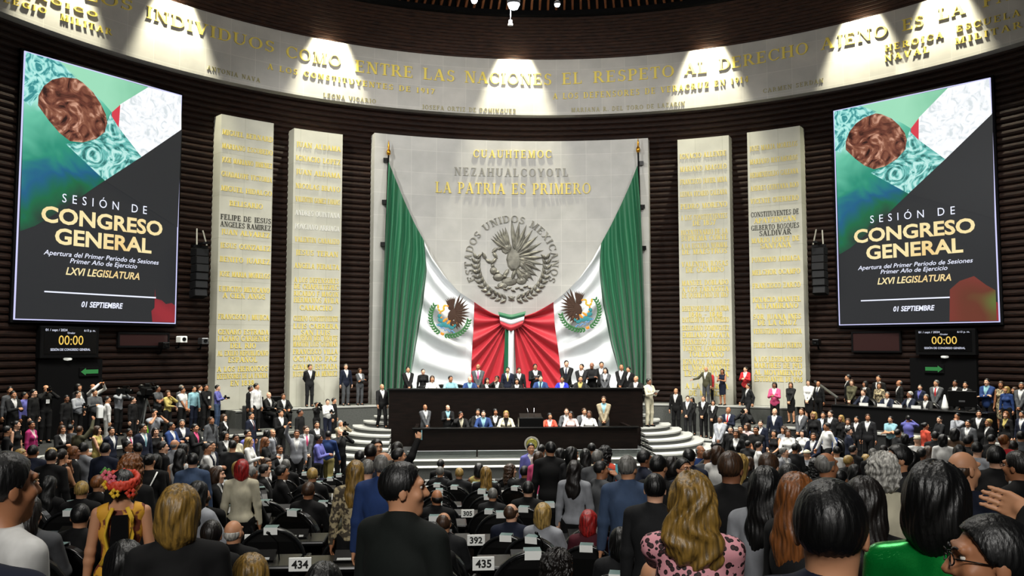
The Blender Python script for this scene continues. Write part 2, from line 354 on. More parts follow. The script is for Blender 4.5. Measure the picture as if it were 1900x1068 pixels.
# fan-shaped stairs on both sides of the podium
STAIRS = []
def stairs(name, cx, cy, s, label):
    t = MB(); tr = MB()
    for k in range(9):
        z1 = Z_STAGE-.176*(k+1); rx = .75+.40*k; ry = 1.0+.56*k; STAIRS.append((cx, cy, s, rx, ry, z1))
        n = 18
        def edge(ex): return [(cx+s*(rx+ex)*math.sin(a), cy-(ry+ex)*math.cos(a)) for a in [math.pi/2*i/n for i in range(n+1)]]
        o = edge(0); P = [(cx, cy, zz) for zz in (0, z1-.05)]+[(x, y, zz) for zz in (0, z1-.05) for x, y in o]
        t.poly([(x, y, 0) for x, y in o]+[(x, y, z1-.05) for x, y in o], [(i, i+1, i+n+2, i+n+1) for i in range(n)])
        o2 = edge(.04); P = [(x, y, z1-.055) for x, y in o2]+[(x, y, z1) for x, y in o2]+[(cx, cy, z1)]+[(cx, cy, z1-.055)]
        tr.poly(P, [(i, i+1, i+n+2, i+n+1) for i in range(n)]+[(i+n+1, i+n+2, 2*n+2) for i in range(n)]+[(i+1, i, 2*n+3) for i in range(n)])
    e = empty(name, (0, 0, 0), 0, label, 'stairs'); e['kind'] = 'structure'
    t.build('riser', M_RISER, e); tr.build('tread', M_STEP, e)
stairs('curved_stairs', -4.9, 33.6, -1, 'fan of pale curved steps climbing to the stage beside the white flag side of the desks')
stairs('curved_stairs', 4.3, 33.6, 1, 'fan of pale curved steps by the man in a cream suit')
def stair_z(x, y):
    zz = 0
    for cx, cy, s, rx, ry, z1 in STAIRS:
        u = (x-cx)*s
        if u >= -.01 and y <= cy and (u/rx)**2+((y-cy)/ry)**2 <= 1: zz = max(zz, z1)
    return zz
# podium: two black-brown counters one above the other
XU0, XU1, XL0, XL1 = -5.0, 4.4, -4.0, 3.65
b = MB(); b.box(XU0+.1, XU1-.1, 31.75, 37.6, 0, Z_STAGE); b.build('floor_podium_upper', M_CARPET)['kind'] = 'structure'
b = MB(); b.box(XL0-.5, XL1+.5, 29.3, 31.7, 0, .6); b.build('floor_podium_lower', M_CARPETD)['kind'] = 'structure'
b = MB(); b.box(-4.6, 4.2, 28.25, 29.3, 0, .5); b.box(-5.0, 4.6, 27.8, 28.25, 0, .34); b.build('floor_podium_step', M_CARPET)['kind'] = 'structure'
b = MB(); b.box(-4.6, 4.2, 28.22, 28.6, .5, .52); b.box(-5.0, 4.6, 27.77, 28.24, .34, .36); b.build('floor_podium_step_edge', M_STEP)['kind'] = 'structure'
e = empty('presidium_desk', (0, 31.6, Z_STAGE), 0, 'long black wooden upper desk in front of the draped flags', 'desk')
def child_mb(mb, name, m, par, off, smooth=False):
    mb.v = [(x-off[0], y-off[1], z-off[2]) for x, y, z in mb.v]; return mb.build(name, m, par, smooth)
O = (0, 31.6, Z_STAGE)
b = MB(); b.box(XU0, XU1, 31.6, 31.75, .6, 2.64); child_mb(b, 'front_panel', M_DESK, e, O)
b = MB(); b.rbox(XU0-.06, XU1+.06, 31.55, 31.85, 2.64, 2.70, .02); child_mb(b, 'top_rail', M_BLACK, e, O)
b = MB(); b.rbox(XU0, XU1, 31.75, 32.3, 2.42, 2.47, .02); child_mb(b, 'worktop', M_DESK, e, O)
for x in (XU0, XU1-.12):
    b = MB(); b.box(x, x+.12, 31.75, 33.2, 1.76, 2.62); child_mb(b, 'side_panel', M_DESK, e, O)
e = empty('secretaries_desk', (0, 29.2, .5), 0, 'long black wooden lower desk bearing a round gilt seal', 'desk')
O = (0, 29.2, .5)
b = MB(); b.box(XL0, XL1, 29.2, 29.34, .5, 1.44); child_mb(b, 'front_panel', M_DESK, e, O)
b = MB(); b.rbox(XL0-.06, XL1+.06, 29.15, 29.45, 1.44, 1.49, .02); child_mb(b, 'top_rail', M_BLACK, e, O)
b = MB(); b.rbox(XL0, XL1, 29.34, 29.85, 1.28, 1.33, .02); child_mb(b, 'worktop', M_DESK, e, O)
for x in (XL0, XL1-.12):
    b = MB(); b.box(x, x+.12, 29.34, 31.6, .5, 1.42); child_mb(b, 'side_panel', M_DESK, e, O)
M_SEALG = add_noise(mat('olive_gilt', '8a8638', .4, .5), '6d6a2c', 'a39d4c', 25)
def rot_x90(c): return Matrix.Translation(c) @ Matrix.Rotation(math.pi/2, 4, 'X')
b = MB(); b.lathe([(.0, .03), (.17, .035), (.185, .02), (.19, 0)], (0, 0, 0), 40); M = rot_x90((0, 29.2, .92)); b.v = [tuple(M @ Vector(p)) for p in b.v]
sealp = child_mb(b, 'gilt_seal', M_SEALG, e, O)
b = MB(); b.lathe([(.2, .0), (.2, .03), (.255, .03), (.26, 0)], (0, 0, 0), 40); b.v = [tuple(M @ Vector(p)) for p in b.v]; child_mb(b, 'seal_ring', M_STONE_L, sealp, O)
e = empty('lectern', (0, 29.6, .6), 0, 'black lectern with thin microphones in the middle of the lower desk', 'lectern')
b = MB(); b.rbox(-.42, .42, -.22, .3, 0, 1.2, .03); b.build('body', M_BLACK, e)
M = Matrix.Translation((0, .0, 1.2)) @ Matrix.Rotation(.3, 4, 'X'); b = MB(); b.box(-.38, .38, -.2, .25, 0, .04, M); b.build('reading_slope', M_DESK, e)
for x in (-.1, .1):
    b = MB(); b.tube([(x, -.1, 1.2), (x, -.1, 1.38), (x*1.2, .02, 1.5)], .008, 6); b.build('microphone', M_STEEL, e)
for x0, x1, w in ((-4.2, -1.9, 'the white steps'), (-1.85, .5, 'the gilt seal'), (.55, 3.7, 'the cream suited man')):
    e = empty('glass_rail', ((x0+x1)/2, 28.9, .52), 0, 'low glass rail below the lower desk, nearest '+w, 'rail')
    L = (x1-x0)/2
    b = MB(); b.box(-L, L, -.006, .006, 0, .22); b.build('pane', M_GLASS, e)
    b = MB(); b.tube([(-L, 0, .23), (L, 0, .23)], .012, 6); b.build('top_rail', M_STEEL, e)
# ------------------------------------------------------------------ marble panel, slabs and their inscriptions
def cyl_line(mb, s, p0, p1, hpx, R, depth=.025, track=.14, level=False):
    """a raised line of capitals on the round surface R, its base line from photo point p0 to p1"""
    a0, z0 = on_cyl(*p0, R); a1, z1 = on_cyl(*p1, R)
    P, L = serif_text(s, track); d = (np.array(cyl((a0+a1)/2, (z0+z1)/2, R))-CAM) @ AX_F; H = hpx*d/F
    if level: z0 = z1 = (z0+z1)/2
    letters(mb, P, lambda x, y, dd: cyl(a0+(a1-a0)*x/L, z0+(z1-z0)*x/L+y*H, R-dd), depth)
def cyl_line_c(mb, s, xc, y, hpx, R, maxw, depth=.02):   # centred line: natural width, squeezed into maxw pixels
    P, L = serif_text(s, .1); w = min(maxw, L*hpx*.92); cyl_line(mb, s, (xc-w/2, y+hpx/2), (xc+w/2, y+hpx/2), hpx, R, depth, .1, True)
BIG = [("ENTRE LOS", (-40, -62), (246, 21)), ("INDIVIDUOS", (271, 33), (509, 98)), ("COMO", (530, 106), (632, 125)), ("ENTRE", (659, 133), (766, 145)), ("LAS", (785, 147), (844, 152)),
       ("NACIONES", (862, 153), (1024, 158)), ("EL", (1043, 157), (1080, 155)), ("RESPETO", (1101, 154), (1251, 142)), ("AL", (1271, 139), (1312, 135)), ("DERECHO", (1334, 131), (1500, 99)),
       ("AJENO", (1524, 93), (1647, 67)), ("ES", (1675, 58), (1716, 48)), ("LA", (1742, 38), (1791, 25)), ("PAZ", (1825, 14), (1905, -10))]
mb = MB()
for s, p, q in BIG: cyl_line(mb, s, p, q, 21.5, R_BAND, .045)
mb.build('lettering', M_GOLD, band)
mb = MB()
for s, p, q, h in (("HEROICO", (15, -21), (180, 33), 10), ("COLEGIO", (-35, -9), (85, 26), 11), ("MILITAR", (111, 37), (207, 66), 12), ("A LOS CONSTITUYENTES DE 1917", (496, 128), (806, 175), 10),
                   ("A LOS DEFENSORES DE VERACRUZ EN 1914", (1026, 184), (1389, 152), 11), ("HEROICA", (1642, 96), (1751, 70), 12), ("ESCUELA", (1775, 60), (1894, 29), 12), ("NAVAL", (1642, 115), (1725, 97), 12), ("MILITAR", (1773, 83), (1897, 51), 12)):
    cyl_line(mb, s, p, q, h, R_BAND, .045, .3)
mb.build('small_lettering', M_GOLD, band)
mb = MB()
for s, p, q in (("ANTONIA NAVA", (384, 129), (482, 153)), ("LEONA VICARIO", (600, 180), (697, 192)), ("JOSEFA ORTIZ DE DOMINGUEZ", (783, 202), (957, 210)), ("MARIANA R. DEL TORO DE LAZARIN", (1060, 208), (1271, 196)), ("CARMEN SERDAN", (1416, 173), (1528, 153))):
    cyl_line(mb, s, p, q, 8, R_BAND, .03, .25)
mb.build('faint_lettering', M_DGOLD, band)
AP = .331
panel = block_ring('marble_panel', R_PANEL, R_WALL+.1, Z_STAGE, 13.62, -AP, AP, 40, M_PANEL)
tag(panel, 'wide grey marble wall panel behind the draped flags, with gilded words', 'wall panel')
mb = MB(); cyl_line(mb, "CUAUHTEMOC", (878, 292), (1023, 293), 14, R_PANEL, .04, .3); cyl_line(mb, "LA PATRIA ES PRIMERO", (808, 357), (1096, 359), 20, R_PANEL, .05, .16); mb.build('lettering', M_GOLD, panel)
mb = MB(); cyl_line(mb, "NEZAHUALCOYOTL", (843, 325), (1054, 327), 15, R_PANEL, .04, .3); mb.build('faint_lettering', M_STONE_L, panel)
R_ST = 18.75
ST = [
 ((411, 211), (508, 229), 'next to the flying speaker column by the press', 455, 100, [(252, "MIGUEL BERNARD", 0), (277, "MARIANO ESCOBEDO", 0), (302, "JOSE MARIANO JIMENEZ", 0), (328, "GUADALUPE VICTORIA", 0), (354, "MIGUEL HIDALGO", 0), (380, "BELISARIO", 0), (406, "FELIPE DE JESUS", 1), (419, "ANGELES RAMIREZ", 1), (433, "JUAN ALVAREZ", 0), (458, "JESUS GONZALEZ", 0), (483, "BENITO JUAREZ", 0), (510, "JOSE MARIA MORELOS", 0), (537, "EJERCITO MEXICANO", 0), (549, "A CIEN AÑOS", 0), (588, "FRANCISCO J MUJICA", 0), (616, "GENARO ESTRADA", 0), (628, "LAZARO CARDENAS", 0), (641, "DEL RIO", 0), (655, "AL EXILIO REPUBLICANO", 0), (667, "ESPANOL", 0), (684, "A LOS HEROICOS", 0), (697, "DEFENSORES DE LA PATRIA", 0), (710, "EN 1838", 0)]),
 ((546, 238), (636, 249), 'beside the green end of the flag, behind a guard in a dark suit', 588, 88, [(272, "JUAN ALDAMA", 0), (297, "IGNACIO LOPEZ", 0), (322, "JUAN ALDAMA", 0), (348, "NICOLAS BRAVO", 0), (372, "VALENTIN GOMEZ FARIAS", 0), (397, "ANDRES QUINTANA", 2), (422, "PONCIANO ARRIAGA", 2), (446, "VALENTIN CANALIZO", 0), (470, "JESUS TERAN", 0), (494, "ANGELA PERALTA", 0), (520, "A LOS DEFENSORES", 0), (532, "DE CHAPULTEPEC", 0), (545, "RICARDO F MAGON", 0), (557, "HERMANOS AVILA", 0), (571, "CAMACHO", 0), (591, "CUERPO CONSTITUYENTE", 0), (605, "LUIS CABRERA", 0), (617, "SAN LUIS", 0), (627, "DIVISION DEL NORTE", 0), (638, "MARTIN LUIS GUZMAN", 0), (652, "FRANCISCO VILLA", 0), (665, "OCTAVIO PAZ", 0), (680, "GENARO ESTRADA", 0), (693, "JUSTO SIERRA MENDEZ", 0)]),
 ((1257, 259), (1352, 251), 'beside the green end of the flag, behind a man pointing', 1307, 92, [(287, "IGNACIO ALLENDE", 0), (311, "MARIANO ABASOLO", 0), (335, "FRANCISCO JAVIER MINA", 0), (358, "LEONA VICARIO GALEANA", 0), (381, "PEDRO MORENO", 0), (402, "A LOS CONSTITUYENTES", 0), (413, "DE 1857", 0), (430, "BICENTENARIO DE LA", 0), (441, "SUPREMA CORTE", 0), (455, "A LA ESCUELA NORMAL", 0), (466, "DE MAESTROS", 0), (489, "VALENTIN ROSAS", 0), (500, "DE OCAMPO", 0), (524, "MANUEL DOBLADO", 0), (536, "A LOS ZARAGOZA", 0), (547, "DE QUERETARO EN 1867", 0), (572, "DEFENSORES DE LA PATRIA", 0), (583, "1846 - 1848", 0), (593, "BATALLON DE SAN PATRICIO", 0), (608, "BELISARIO DOMINGUEZ", 0), (621, "EMILIANO ZAPATA", 0), (634, "FRANCISCO I MADERO", 0), (646, "VICENTE LOMBARDO", 0), (657, "TOLEDANO", 0), (671, "IGNACIO RAMIREZ", 0), (682, "EL NIGROMANTE", 0), (693, "LEGISLATURA", 0), (716, "A LA FUERZA", 0), (729, "DE MEXICO", 0)]),
 ((1386, 246), (1484, 233), 'next to the speaker column, behind a woman in a pink jacket', 1437, 95, [(271, "JOSE MARIA MORELOS", 0), (296, "MARIANO MATAMOROS", 0), (321, "HERMENEGILDO GALEANA", 0), (346, "ANDRES QUINTANA ROO", 0), (370, "VICENTE GUERRERO", 0), (395, "CONSTITUYENTES DE", 1), (407, "APATZINGAN", 0), (420, "GILBERTO BOSQUES", 1), (431, "SALDIVAR", 1), (444, "MARIO LOPEZ DE", 0), (455, "SANTANA", 0), (480, "PONCIANO ARRIAGA", 0), (504, "MELCHOR OCAMPO", 0), (529, "FRANCISCO ZARCO", 0), (555, "IGNACIO MANUEL", 0), (567, "ALTAMIRANO", 0), (587, "SOR JUANA INES", 0), (598, "DE LA CRUZ", 0), (614, "VENUSTIANO CARRANZA", 0), (640, "FELIPE CARRILLO PUERTO", 0), (666, "A LOS LEGISLADORES", 0), (678, "MARTIRES DE 1913", 0), (691, "AL MOVIMIENTO", 0), (703, "ESTUDIANTIL DE 1968", 0)])]
for pl, pr, where, xc, mw, lines in ST:
    a0, z0 = on_cyl(*pl, R_ST); a1, z1 = on_cyl(*pr, R_ST); zt = (z0+z1)/2
    o = block_ring('marble_slab', R_ST, R_WALL+.1, Z_STAGE, zt, a0, a1, 8, M_STELA)
    tag(o, 'tall cream marble name slab '+where, 'wall slab', 'tall marble slabs lettered with names')
    m3 = [MB(), MB(), MB()]
    pc = cyl((a0+a1)/2, 0, R_ST)
    for y, s, c in lines:
        # the slab leans with perspective: find its middle at this height
        xs = None
        lo, hi = a0, a1; am = (a0+a1)/2
        dz = (np.array([pc[0], pc[1], 0])-CAM)
        x = xc
        for _ in range(6):
            a, zz = on_cyl(x, y, R_ST); x += (am-a)*R_ST*F/37
        cyl_line_c(m3[c], s.replace('Ñ', 'N'), x, y, 9.5, R_ST, mw*.94)
    for mbx, m, nm in zip(m3, (M_GOLD, M_BRONZE_L, M_PAPER), ('lettering', 'black_lettering', 'white_lettering')):
        if mbx.v: mbx.build(nm, m, o)
# ------------------------------------------------------------------ the coat of arms: raised feathers, cactus, snake and wreath
def emblem_shapes():
    """{colour: [2D polygon with ridge]} in a unit circle, the bird facing to -x"""
    S = {'eagle': [], 'cactus': [], 'snake': [], 'gold': [], 'wreath': [], 'water': []}
    def leaf(g, x, y, ang, L, w):
        a = math.radians(ang); c, s = math.cos(a), math.sin(a)
        pts = [(0, 0), (.25, .5), (.6, .5), (1, 0), (.6, -.5), (.25, -.5)]
        S[g].append([(x+c*L*u-s*w*v, y+s*L*u+c*w*v) for u, v in pts])
    def ell(g, x, y, rx, ry, n=10): S[g].append([(x+rx*math.cos(2*math.pi*i/n), y+ry*math.sin(2*math.pi*i/n)) for i in range(n)])
    for r, (L, n) in enumerate(((.78, 12), (.55, 10), (.34, 8))):
        for i in range(n):
            t = i/(n-1); leaf('eagle', .08+.12*t, .34-.28*t, 96-150*t, L*(1-.25*t), .10)
    for r, (L, n) in enumerate(((.55, 7), (.36, 6))):
        for i in range(n): t = i/(n-1); leaf('eagle', -.06, .38-.06*t, 100+46*t, L, .09)
    for i in range(5): leaf('eagle', .14, -.1, -20-14*i, .5-.04*i, .10)
    ell('eagle', .06, .12, .19, .3); ell('eagle', -.12, .42, .13, .12); leaf('eagle', -.02, .3, 150, .3, .22)
    leaf('gold', -.2, .42, 200, .18, .08); leaf('gold', -.05, -.1, 235, .34, .1); leaf('gold', .1, -.12, 250, .3, .1)
    path = [(-.34, .4), (-.46, .3), (-.36, .16), (-.48, .02), (-.62, .1), (-.7, .26)]
    for p, q in zip(path, path[1:]): d = math.hypot(q[0]-p[0], q[1]-p[1]); leaf('snake', p[0], p[1], math.degrees(math.atan2(q[1]-p[1], q[0]-p[0])), d*1.25, .09)
    for x, y, rx, ry in ((-.05, -.42, .2, .11), (-.32, -.32, .14, .1), (-.44, -.16, .09, .1), (.24, -.4, .14, .1), (.36, -.26, .09, .1), (-.22, -.52, .13, .08)): ell('cactus', x, y, rx, ry)
    for x, y in ((-.46, -.04), (-.34, -.2), (.38, -.14), (.26, -.28), (-.16, -.3)): ell('gold', x, y, .05, .05, 6)
    for i in range(9): leaf('water', -.42+.1*i, -.62+.03*abs(i-4)*.6, 20 if i % 2 else -20, .14, .05)
    for sgn in (-1, 1):
        for i in range(12):
            a = math.radians(270+sgn*(8+8.2*i)); x, y = .86*math.cos(a), .86*math.sin(a)
            for k in (-1, 1): leaf('wreath', x, y, math.degrees(a)+sgn*90+k*38, .19, .08)
    leaf('gold', -.08, -.88, 30, .2, .1); leaf('gold', .08, -.88, 150, .2, .1)
    return S
EMB = emblem_shapes()
def emblem(parent, fn, mats, h, only=None):
    for g, polys in EMB.items():
        mb = MB()
        for i, P in enumerate(polys):
            n = len(P); cx = sum(p[0] for p in P)/n; cy = sum(p[1] for p in P)/n; hh = h*(.6+.4*((i*7) % 5)/4)
            A = [fn(x, y, 0) for x, y in P]; B = [fn(cx+(x-cx)*.8, cy+(y-cy)*.8, hh*.6) for x, y in P]
            mb.poly(A+B+[fn(cx, cy, hh)], [(i2, (i2+1) % n, (i2+1) % n+n, i2+n) for i2 in range(n)]+[(i2+n, (i2+1) % n+n, 2*n) for i2 in range(n)])
        mb.build({'eagle': 'eagle', 'cactus': 'cactus', 'snake': 'snake', 'gold': 'gilt_detail', 'wreath': 'wreath', 'water': 'water_waves'}[g], mats[g], parent)
sa, sz = on_cyl(949, 486, R_PANEL); SEAL_C = cyl(sa, sz, R_PANEL)
seal = empty('wall_seal', SEAL_C, 0, 'round grey relief seal of an eagle with ring of letters above the flag knot', 'seal')
def seal_fn(x, y, d, s=1.86): p = cyl(sa+x*s/R_PANEL, sz+y*s-.1, R_PANEL-d); return tuple(p[i]-SEAL_C[i] for i in range(3))
emblem(seal, seal_fn, {k: M_RELIEF for k in EMB}, .14)
P, L = serif_text("ESTADOS UNIDOS MEXICANOS", .2); mb = MB(); Rr = 1.83; Hc = .31
def ringfn(x, y, d):
    t = math.radians(206-232*x/L); r = Rr+y*Hc; p = cyl(sa+r*math.cos(t)/R_PANEL, sz-.02+r*math.sin(t), R_PANEL-d); return tuple(p[i]-SEAL_C[i] for i in range(3))
letters(mb, P, ringfn, .06); mb.build('lettering', M_RELIEF, seal)
# ------------------------------------------------------------------ the draped flags
def cloth(name, c, sheen=True):
    m = mat(name, c, .55); b = m.node_tree.nodes['Principled BSDF']; b.inputs['Sheen Weight'].default_value = .15; return m
M_FG, M_FW, M_FR = cloth('flag_green', '07623e'), cloth('flag_white', 'dfe3e6'), cloth('flag_red', 'b8202f')
def polyline(pts, t):
    pts = np.array(pts, float); d = np.r_[0, np.cumsum(np.hypot(*np.diff(pts, axis=0).T))]; d /= d[-1]
    return np.array([np.interp(t, d, pts[:, 0]), np.interp(t, d, pts[:, 1])]).T
def smoothline(pts, t):
    q = polyline(pts, t)
    for _ in range(6): q[1:-1] = .25*q[:-2]+.5*q[1:-1]+.25*q[2:]
    return q
def flag_point(px, py, off):
    a, zz = on_cyl(px, py, R_PANEL); d = (np.array(cyl(a, zz, R_PANEL))-CAM) @ AX_F; return at(px, py, d-off)
def patch(name, top, bot, left, right, fold, m, par, nu=90, nv=90):
    u = np.linspace(0, 1, nu+1); v = np.linspace(0, 1, nv+1)
    T, B, Lf, Rt = smoothline(top, u), smoothline(bot, u), smoothline(left, v), smoothline(right, v)
    V = []
    for j in range(nv+1):
        for i in range(nu+1):
            uu, vv = u[i], v[j]
            p = (1-vv)*T[i]+vv*B[i]+(1-uu)*Lf[j]+uu*Rt[j]-((1-uu)*(1-vv)*T[0]+uu*(1-vv)*T[-1]+(1-uu)*vv*B[0]+uu*vv*B[-1])
            V.append(flag_point(p[0], p[1], fold(uu, vv)))
    Q = [(j*(nu+1)+i, j*(nu+1)+i+1, (j+1)*(nu+1)+i+1, (j+1)*(nu+1)+i) for j in range(nv) for i in range(nu)]
    return link(name, mesh_np(name, V, Q), par, m)
def saw(x): return .5+.5*math.sin(x)*(.75+.25*math.sin(x*.37+1))
def drape(label, g, k1, k2, kn, ks, bot, cen, ex, ey, mir, wscale):
    fl = empty('draped_flag', (0, 0, 0), 0, label, 'flag', 'flags draped behind the podium')
    fg = lambda u, v: .25+(.12+.85*v)*saw(2*math.pi*(5.3*u+.35*math.sin(3*v)+.18*math.sin(7*u)))
    fw = lambda u, v: .28+.05*math.sin(u*9)+(.16+.62*math.sin(math.pi*min(1, u*1.05+.05))*(.35+.65*v))*saw(2*math.pi*(5.6*v**.85+.7*u*(1-v)-.3*u))
    patch('green_panel', g, bot[0], ks[0], k1, fg, M_FG, fl)
    patch('white_panel', kn[0], bot[1], k1, k2, fw, M_FW, fl, 100, 120)
    n = 120; s = np.linspace(0, 1, n+1); bd = smoothline(k2+bot[2][1:], s); V = []; m = 50
    for j in range(m+1):
        t = j/m
        for i in range(n+1):
            ang = s[i]; p0 = np.array(cen)+np.array([0, 16*ang])*(1-t)*0
            q = p0*(1-t)+bd[i]*t
            if ang < .12: q = q+np.array([0, 1])*(5*math.sin(math.pi*t)*(1-ang/.12))
            V.append(flag_point(q[0], q[1], .3+(.02+.5*t**.8*(1-.3*t))*saw(2*math.pi*(6.5*ang+.3*t))))
    Q = [(j*(n+1)+i, j*(n+1)+i+1, (j+1)*(n+1)+i+1, (j+1)*(n+1)+i) for j in range(m) for i in range(n)]
    link('red_panel', mesh_np('red_panel', V, Q), fl, M_FR)
    # printed coat of arms on the white cloth
    c = flag_point(ex, ey, 1.0); h = 44*((c-CAM) @ AX_F)/F
    mats = {'eagle': mat('eagle_brown', '3b2415', .8), 'cactus': mat('emblem_teal', '2f7f86', .8), 'snake': mat('emblem_yellow', 'c9a52d', .8), 'gold': mat('emblem_gold', 'd98a24', .8), 'wreath': mat('emblem_green', '2e6b35', .8), 'water': mat('emblem_blue', '5b8fc4', .8)}
    em = empty('coat_of_arms', c); em.parent = fl
    rot = math.radians(24)*mir
    def fn(x, y, d):
        xx = x*mir; x2 = xx*math.cos(rot)+y*math.sin(rot); y2 = -xx*math.sin(rot)+y*math.cos(rot)
        p = AX_R*(x2*h*.95)+np.array([0, 0, 1])*(y2*h*.95)-AX_F*(d+.02*0); return tuple(p)
    emblem(em, fn, mats, .03)
drape('green, white and red flag draped on the side of the man descending the steps',
      [(721, 300), (735, 335), (750, 372), (768, 412), (787, 447)], [(787, 447), (792, 500), (785, 560), (772, 640), (756, 738)], [(880, 560), (879, 600), (876, 650), (872, 735)],
      [[(787, 447), (800, 475), (825, 512), (850, 540), (880, 560)]], [[(721, 300), (716, 420), (710, 560), (706, 650), (704, 735)]],
      [[(704, 735), (730, 738), (756, 738)], [(756, 738), (815, 740), (872, 735)], [(872, 735), (905, 735), (936, 735)]], (945, 590), 835, 587, 1, 1)
drape('green, white and red flag draped on the side of the man in a cream suit',
      [(1183, 306), (1170, 340), (1152, 380), (1135, 415), (1115, 452)], [(1115, 452), (1112, 500), (1118, 560), (1134, 640), (1162, 738)], [(1027, 560), (1029, 600), (1036, 650), (1046, 735)],
      [[(1115, 452), (1100, 480), (1078, 512), (1052, 540), (1027, 560)]], [[(1183, 306), (1190, 420), (1196, 560), (1199, 650), (1198, 735)]],
      [[(1198, 735), (1180, 738), (1162, 738)], [(1162, 738), (1105, 740), (1046, 735)], [(1046, 735), (1000, 735), (960, 735)]], (953, 590), 1076, 576, -1, 1)
e = empty('flag_knot', (0, 0, 0), 0, 'tied knot with hanging green and white ribbon ends where the two flags meet', 'ribbon')
patch('white_ribbon', [(944, 586), (954, 586)], [(942, 735), (953, 735)], [(944, 586), (942, 735)], [(954, 586), (953, 735)], lambda u, v: .6+.06*math.sin(9*u+3*v), M_FW, e, 8, 20)
patch('green_ribbon', [(938, 588), (945, 588)], [(933, 735), (943, 735)], [(938, 588), (933, 735)], [(945, 588), (943, 735)], lambda u, v: .58+.05*math.sin(8*u+3*v), M_FG, e, 8, 20)
patch('green_loop', [(924, 578), (948, 584), (976, 577)], [(927, 588), (948, 594), (973, 587)], [(924, 578), (927, 588)], [(976, 577), (973, 587)], lambda u, v: .62+.1*math.sin(math.pi*v), M_FG, e, 24, 8)
patch('white_loop', [(927, 586), (948, 592), (973, 585)], [(928, 598), (948, 606), (972, 597)], [(927, 586), (928, 598)], [(973, 585), (972, 597)], lambda u, v: .6+.12*math.sin(math.pi*v), M_FW, e, 24, 8)
patch('red_binding', [(927, 594), (948, 602), (972, 593)], [(931, 606), (948, 615), (968, 605)], [(927, 594), (931, 606)], [(972, 593), (968, 605)], lambda u, v: .64+.1*math.sin(math.pi*v), M_FR, e, 24, 8)
M_BRASS = mat('brass', 'c98f2a', .25, .9)
for xt, xb, yt, br, lb in ((721, 706, 270, (297, 376, 455), 'the man descending the steps'), (1184, 1198, 265, (303, 385, 462), 'the man in a cream suit')):
    p0, p1 = flag_point(xt, yt+18, .22), flag_point(xb, 735, .22)
    e = empty('flagpole', tuple(p1), 0, 'flagpole with gilt finial, on the side of '+lb, 'flagpole', 'poles of the draped flags')
    mb = MB(); mb.tube([(0, 0, 0), tuple(p0-p1)], .035, 8); mb.build('pole', M_BLACKM, e)
    mb = MB(); t = p0-p1; mb.lathe([(.03, 0), (.09, .05), (.09, .2), (.05, .26), (.035, .3), (.05, .4), (.0, .7)], tuple(t), 12); mb.build('finial', M_BRASS, e, True)
    for y in br:
        k = (y-yt-18)/(735-yt-18); q = (p0*(1-k)+p1*k)-p1; mb = MB(); sx = -1 if xt < 900 else 1
        mb.box(q[0]+sx*.03, q[0]+sx*.22, q[1]-.05, q[1]+.25, q[2]-.09, q[2]+.09); mb.build('bracket', M_BLACK, e)
# ------------------------------------------------------------------ frieze spotlights and the hanging lamps
for px, py in ((325, 2), (612, 72), (955, 117), (1311, 92), (1597, 34)):
    a, zz = on_cyl(px, py, R_BAND)
    lamp('frieze_spot', 'SPOT', cyl(a, Z_BT+1.75, R_BAND-.85), cyl(a, Z_BB-.6, R_BAND+.25), 7500, (1, .95, .72), .12, 52, .6)
for a in (-1.02, .98):
    lamp('frieze_spot', 'SPOT', cyl(a, Z_BT+1.75, R_BAND-.85), cyl(a, Z_BB-.6, R_BAND+.25), 7500, (1, .95, .72), .12, 52, .6)
M_BULB = mat('lamp_glow', 'ffffff', .5, 0, 'eef4ff', 14)
for px, py, r, d, lb in ((953, 8, .17, 24, 'brightest white hall lamp hanging in the middle of the slatted ceiling'), (880, 1, .09, 24, 'small bright hall lamp hanging beside the big lamp, over the band word LAS'), (1034, 8, .08, 24, 'small bright hall lamp hanging beside the big lamp, over the band word EL')):
    p = at(px, py, d); e = empty('hall_lamp', tuple(p), 0, lb, 'lamp', 'lamps hanging from the ceiling')
    mb = MB(); mb.lathe([(0, -r), (r*.7, -r*.7), (r, 0), (r*.8, r*.5)], (0, 0, 0), 16); mb.build('bulb', M_BULB, e, True)
    mb = MB(); mb.lathe([(r*1.05, 0), (r*1.1, r*.7), (r*.4, r*1.4), (0, r*1.5)], (0, 0, 0), 16); mb.build('housing', M_BLACKM, e, True)
    mb = MB(); mb.tube([(0, 0, r*1.4), (0, 0, 23.0-p[2])], .012, 6); mb.build('cable', M_BLACKM, e)
    lamp('hall_lamp_light', 'POINT', (p[0], p[1], p[2]-r-.05), (p[0], p[1], 0), 260, (.95, .97, 1), .2)
p = at(947, 38, 24); e = empty('hanging_sensor', tuple(p), 0, 'small white T-shaped device hanging below the brightest ceiling lamp', 'hanging device')
mb = MB(); mb.rbox(-.05, .05, -.05, .05, -.14, .0, .01); mb.box(-.07, .07, -.03, .03, -.14, -.10); mb.build('body', M_WHITE, e)
mb = MB(); mb.tube([(0, 0, 0), (0, 0, 23.0-p[2])], .012, 6); mb.build('cable', M_STEEL, e)
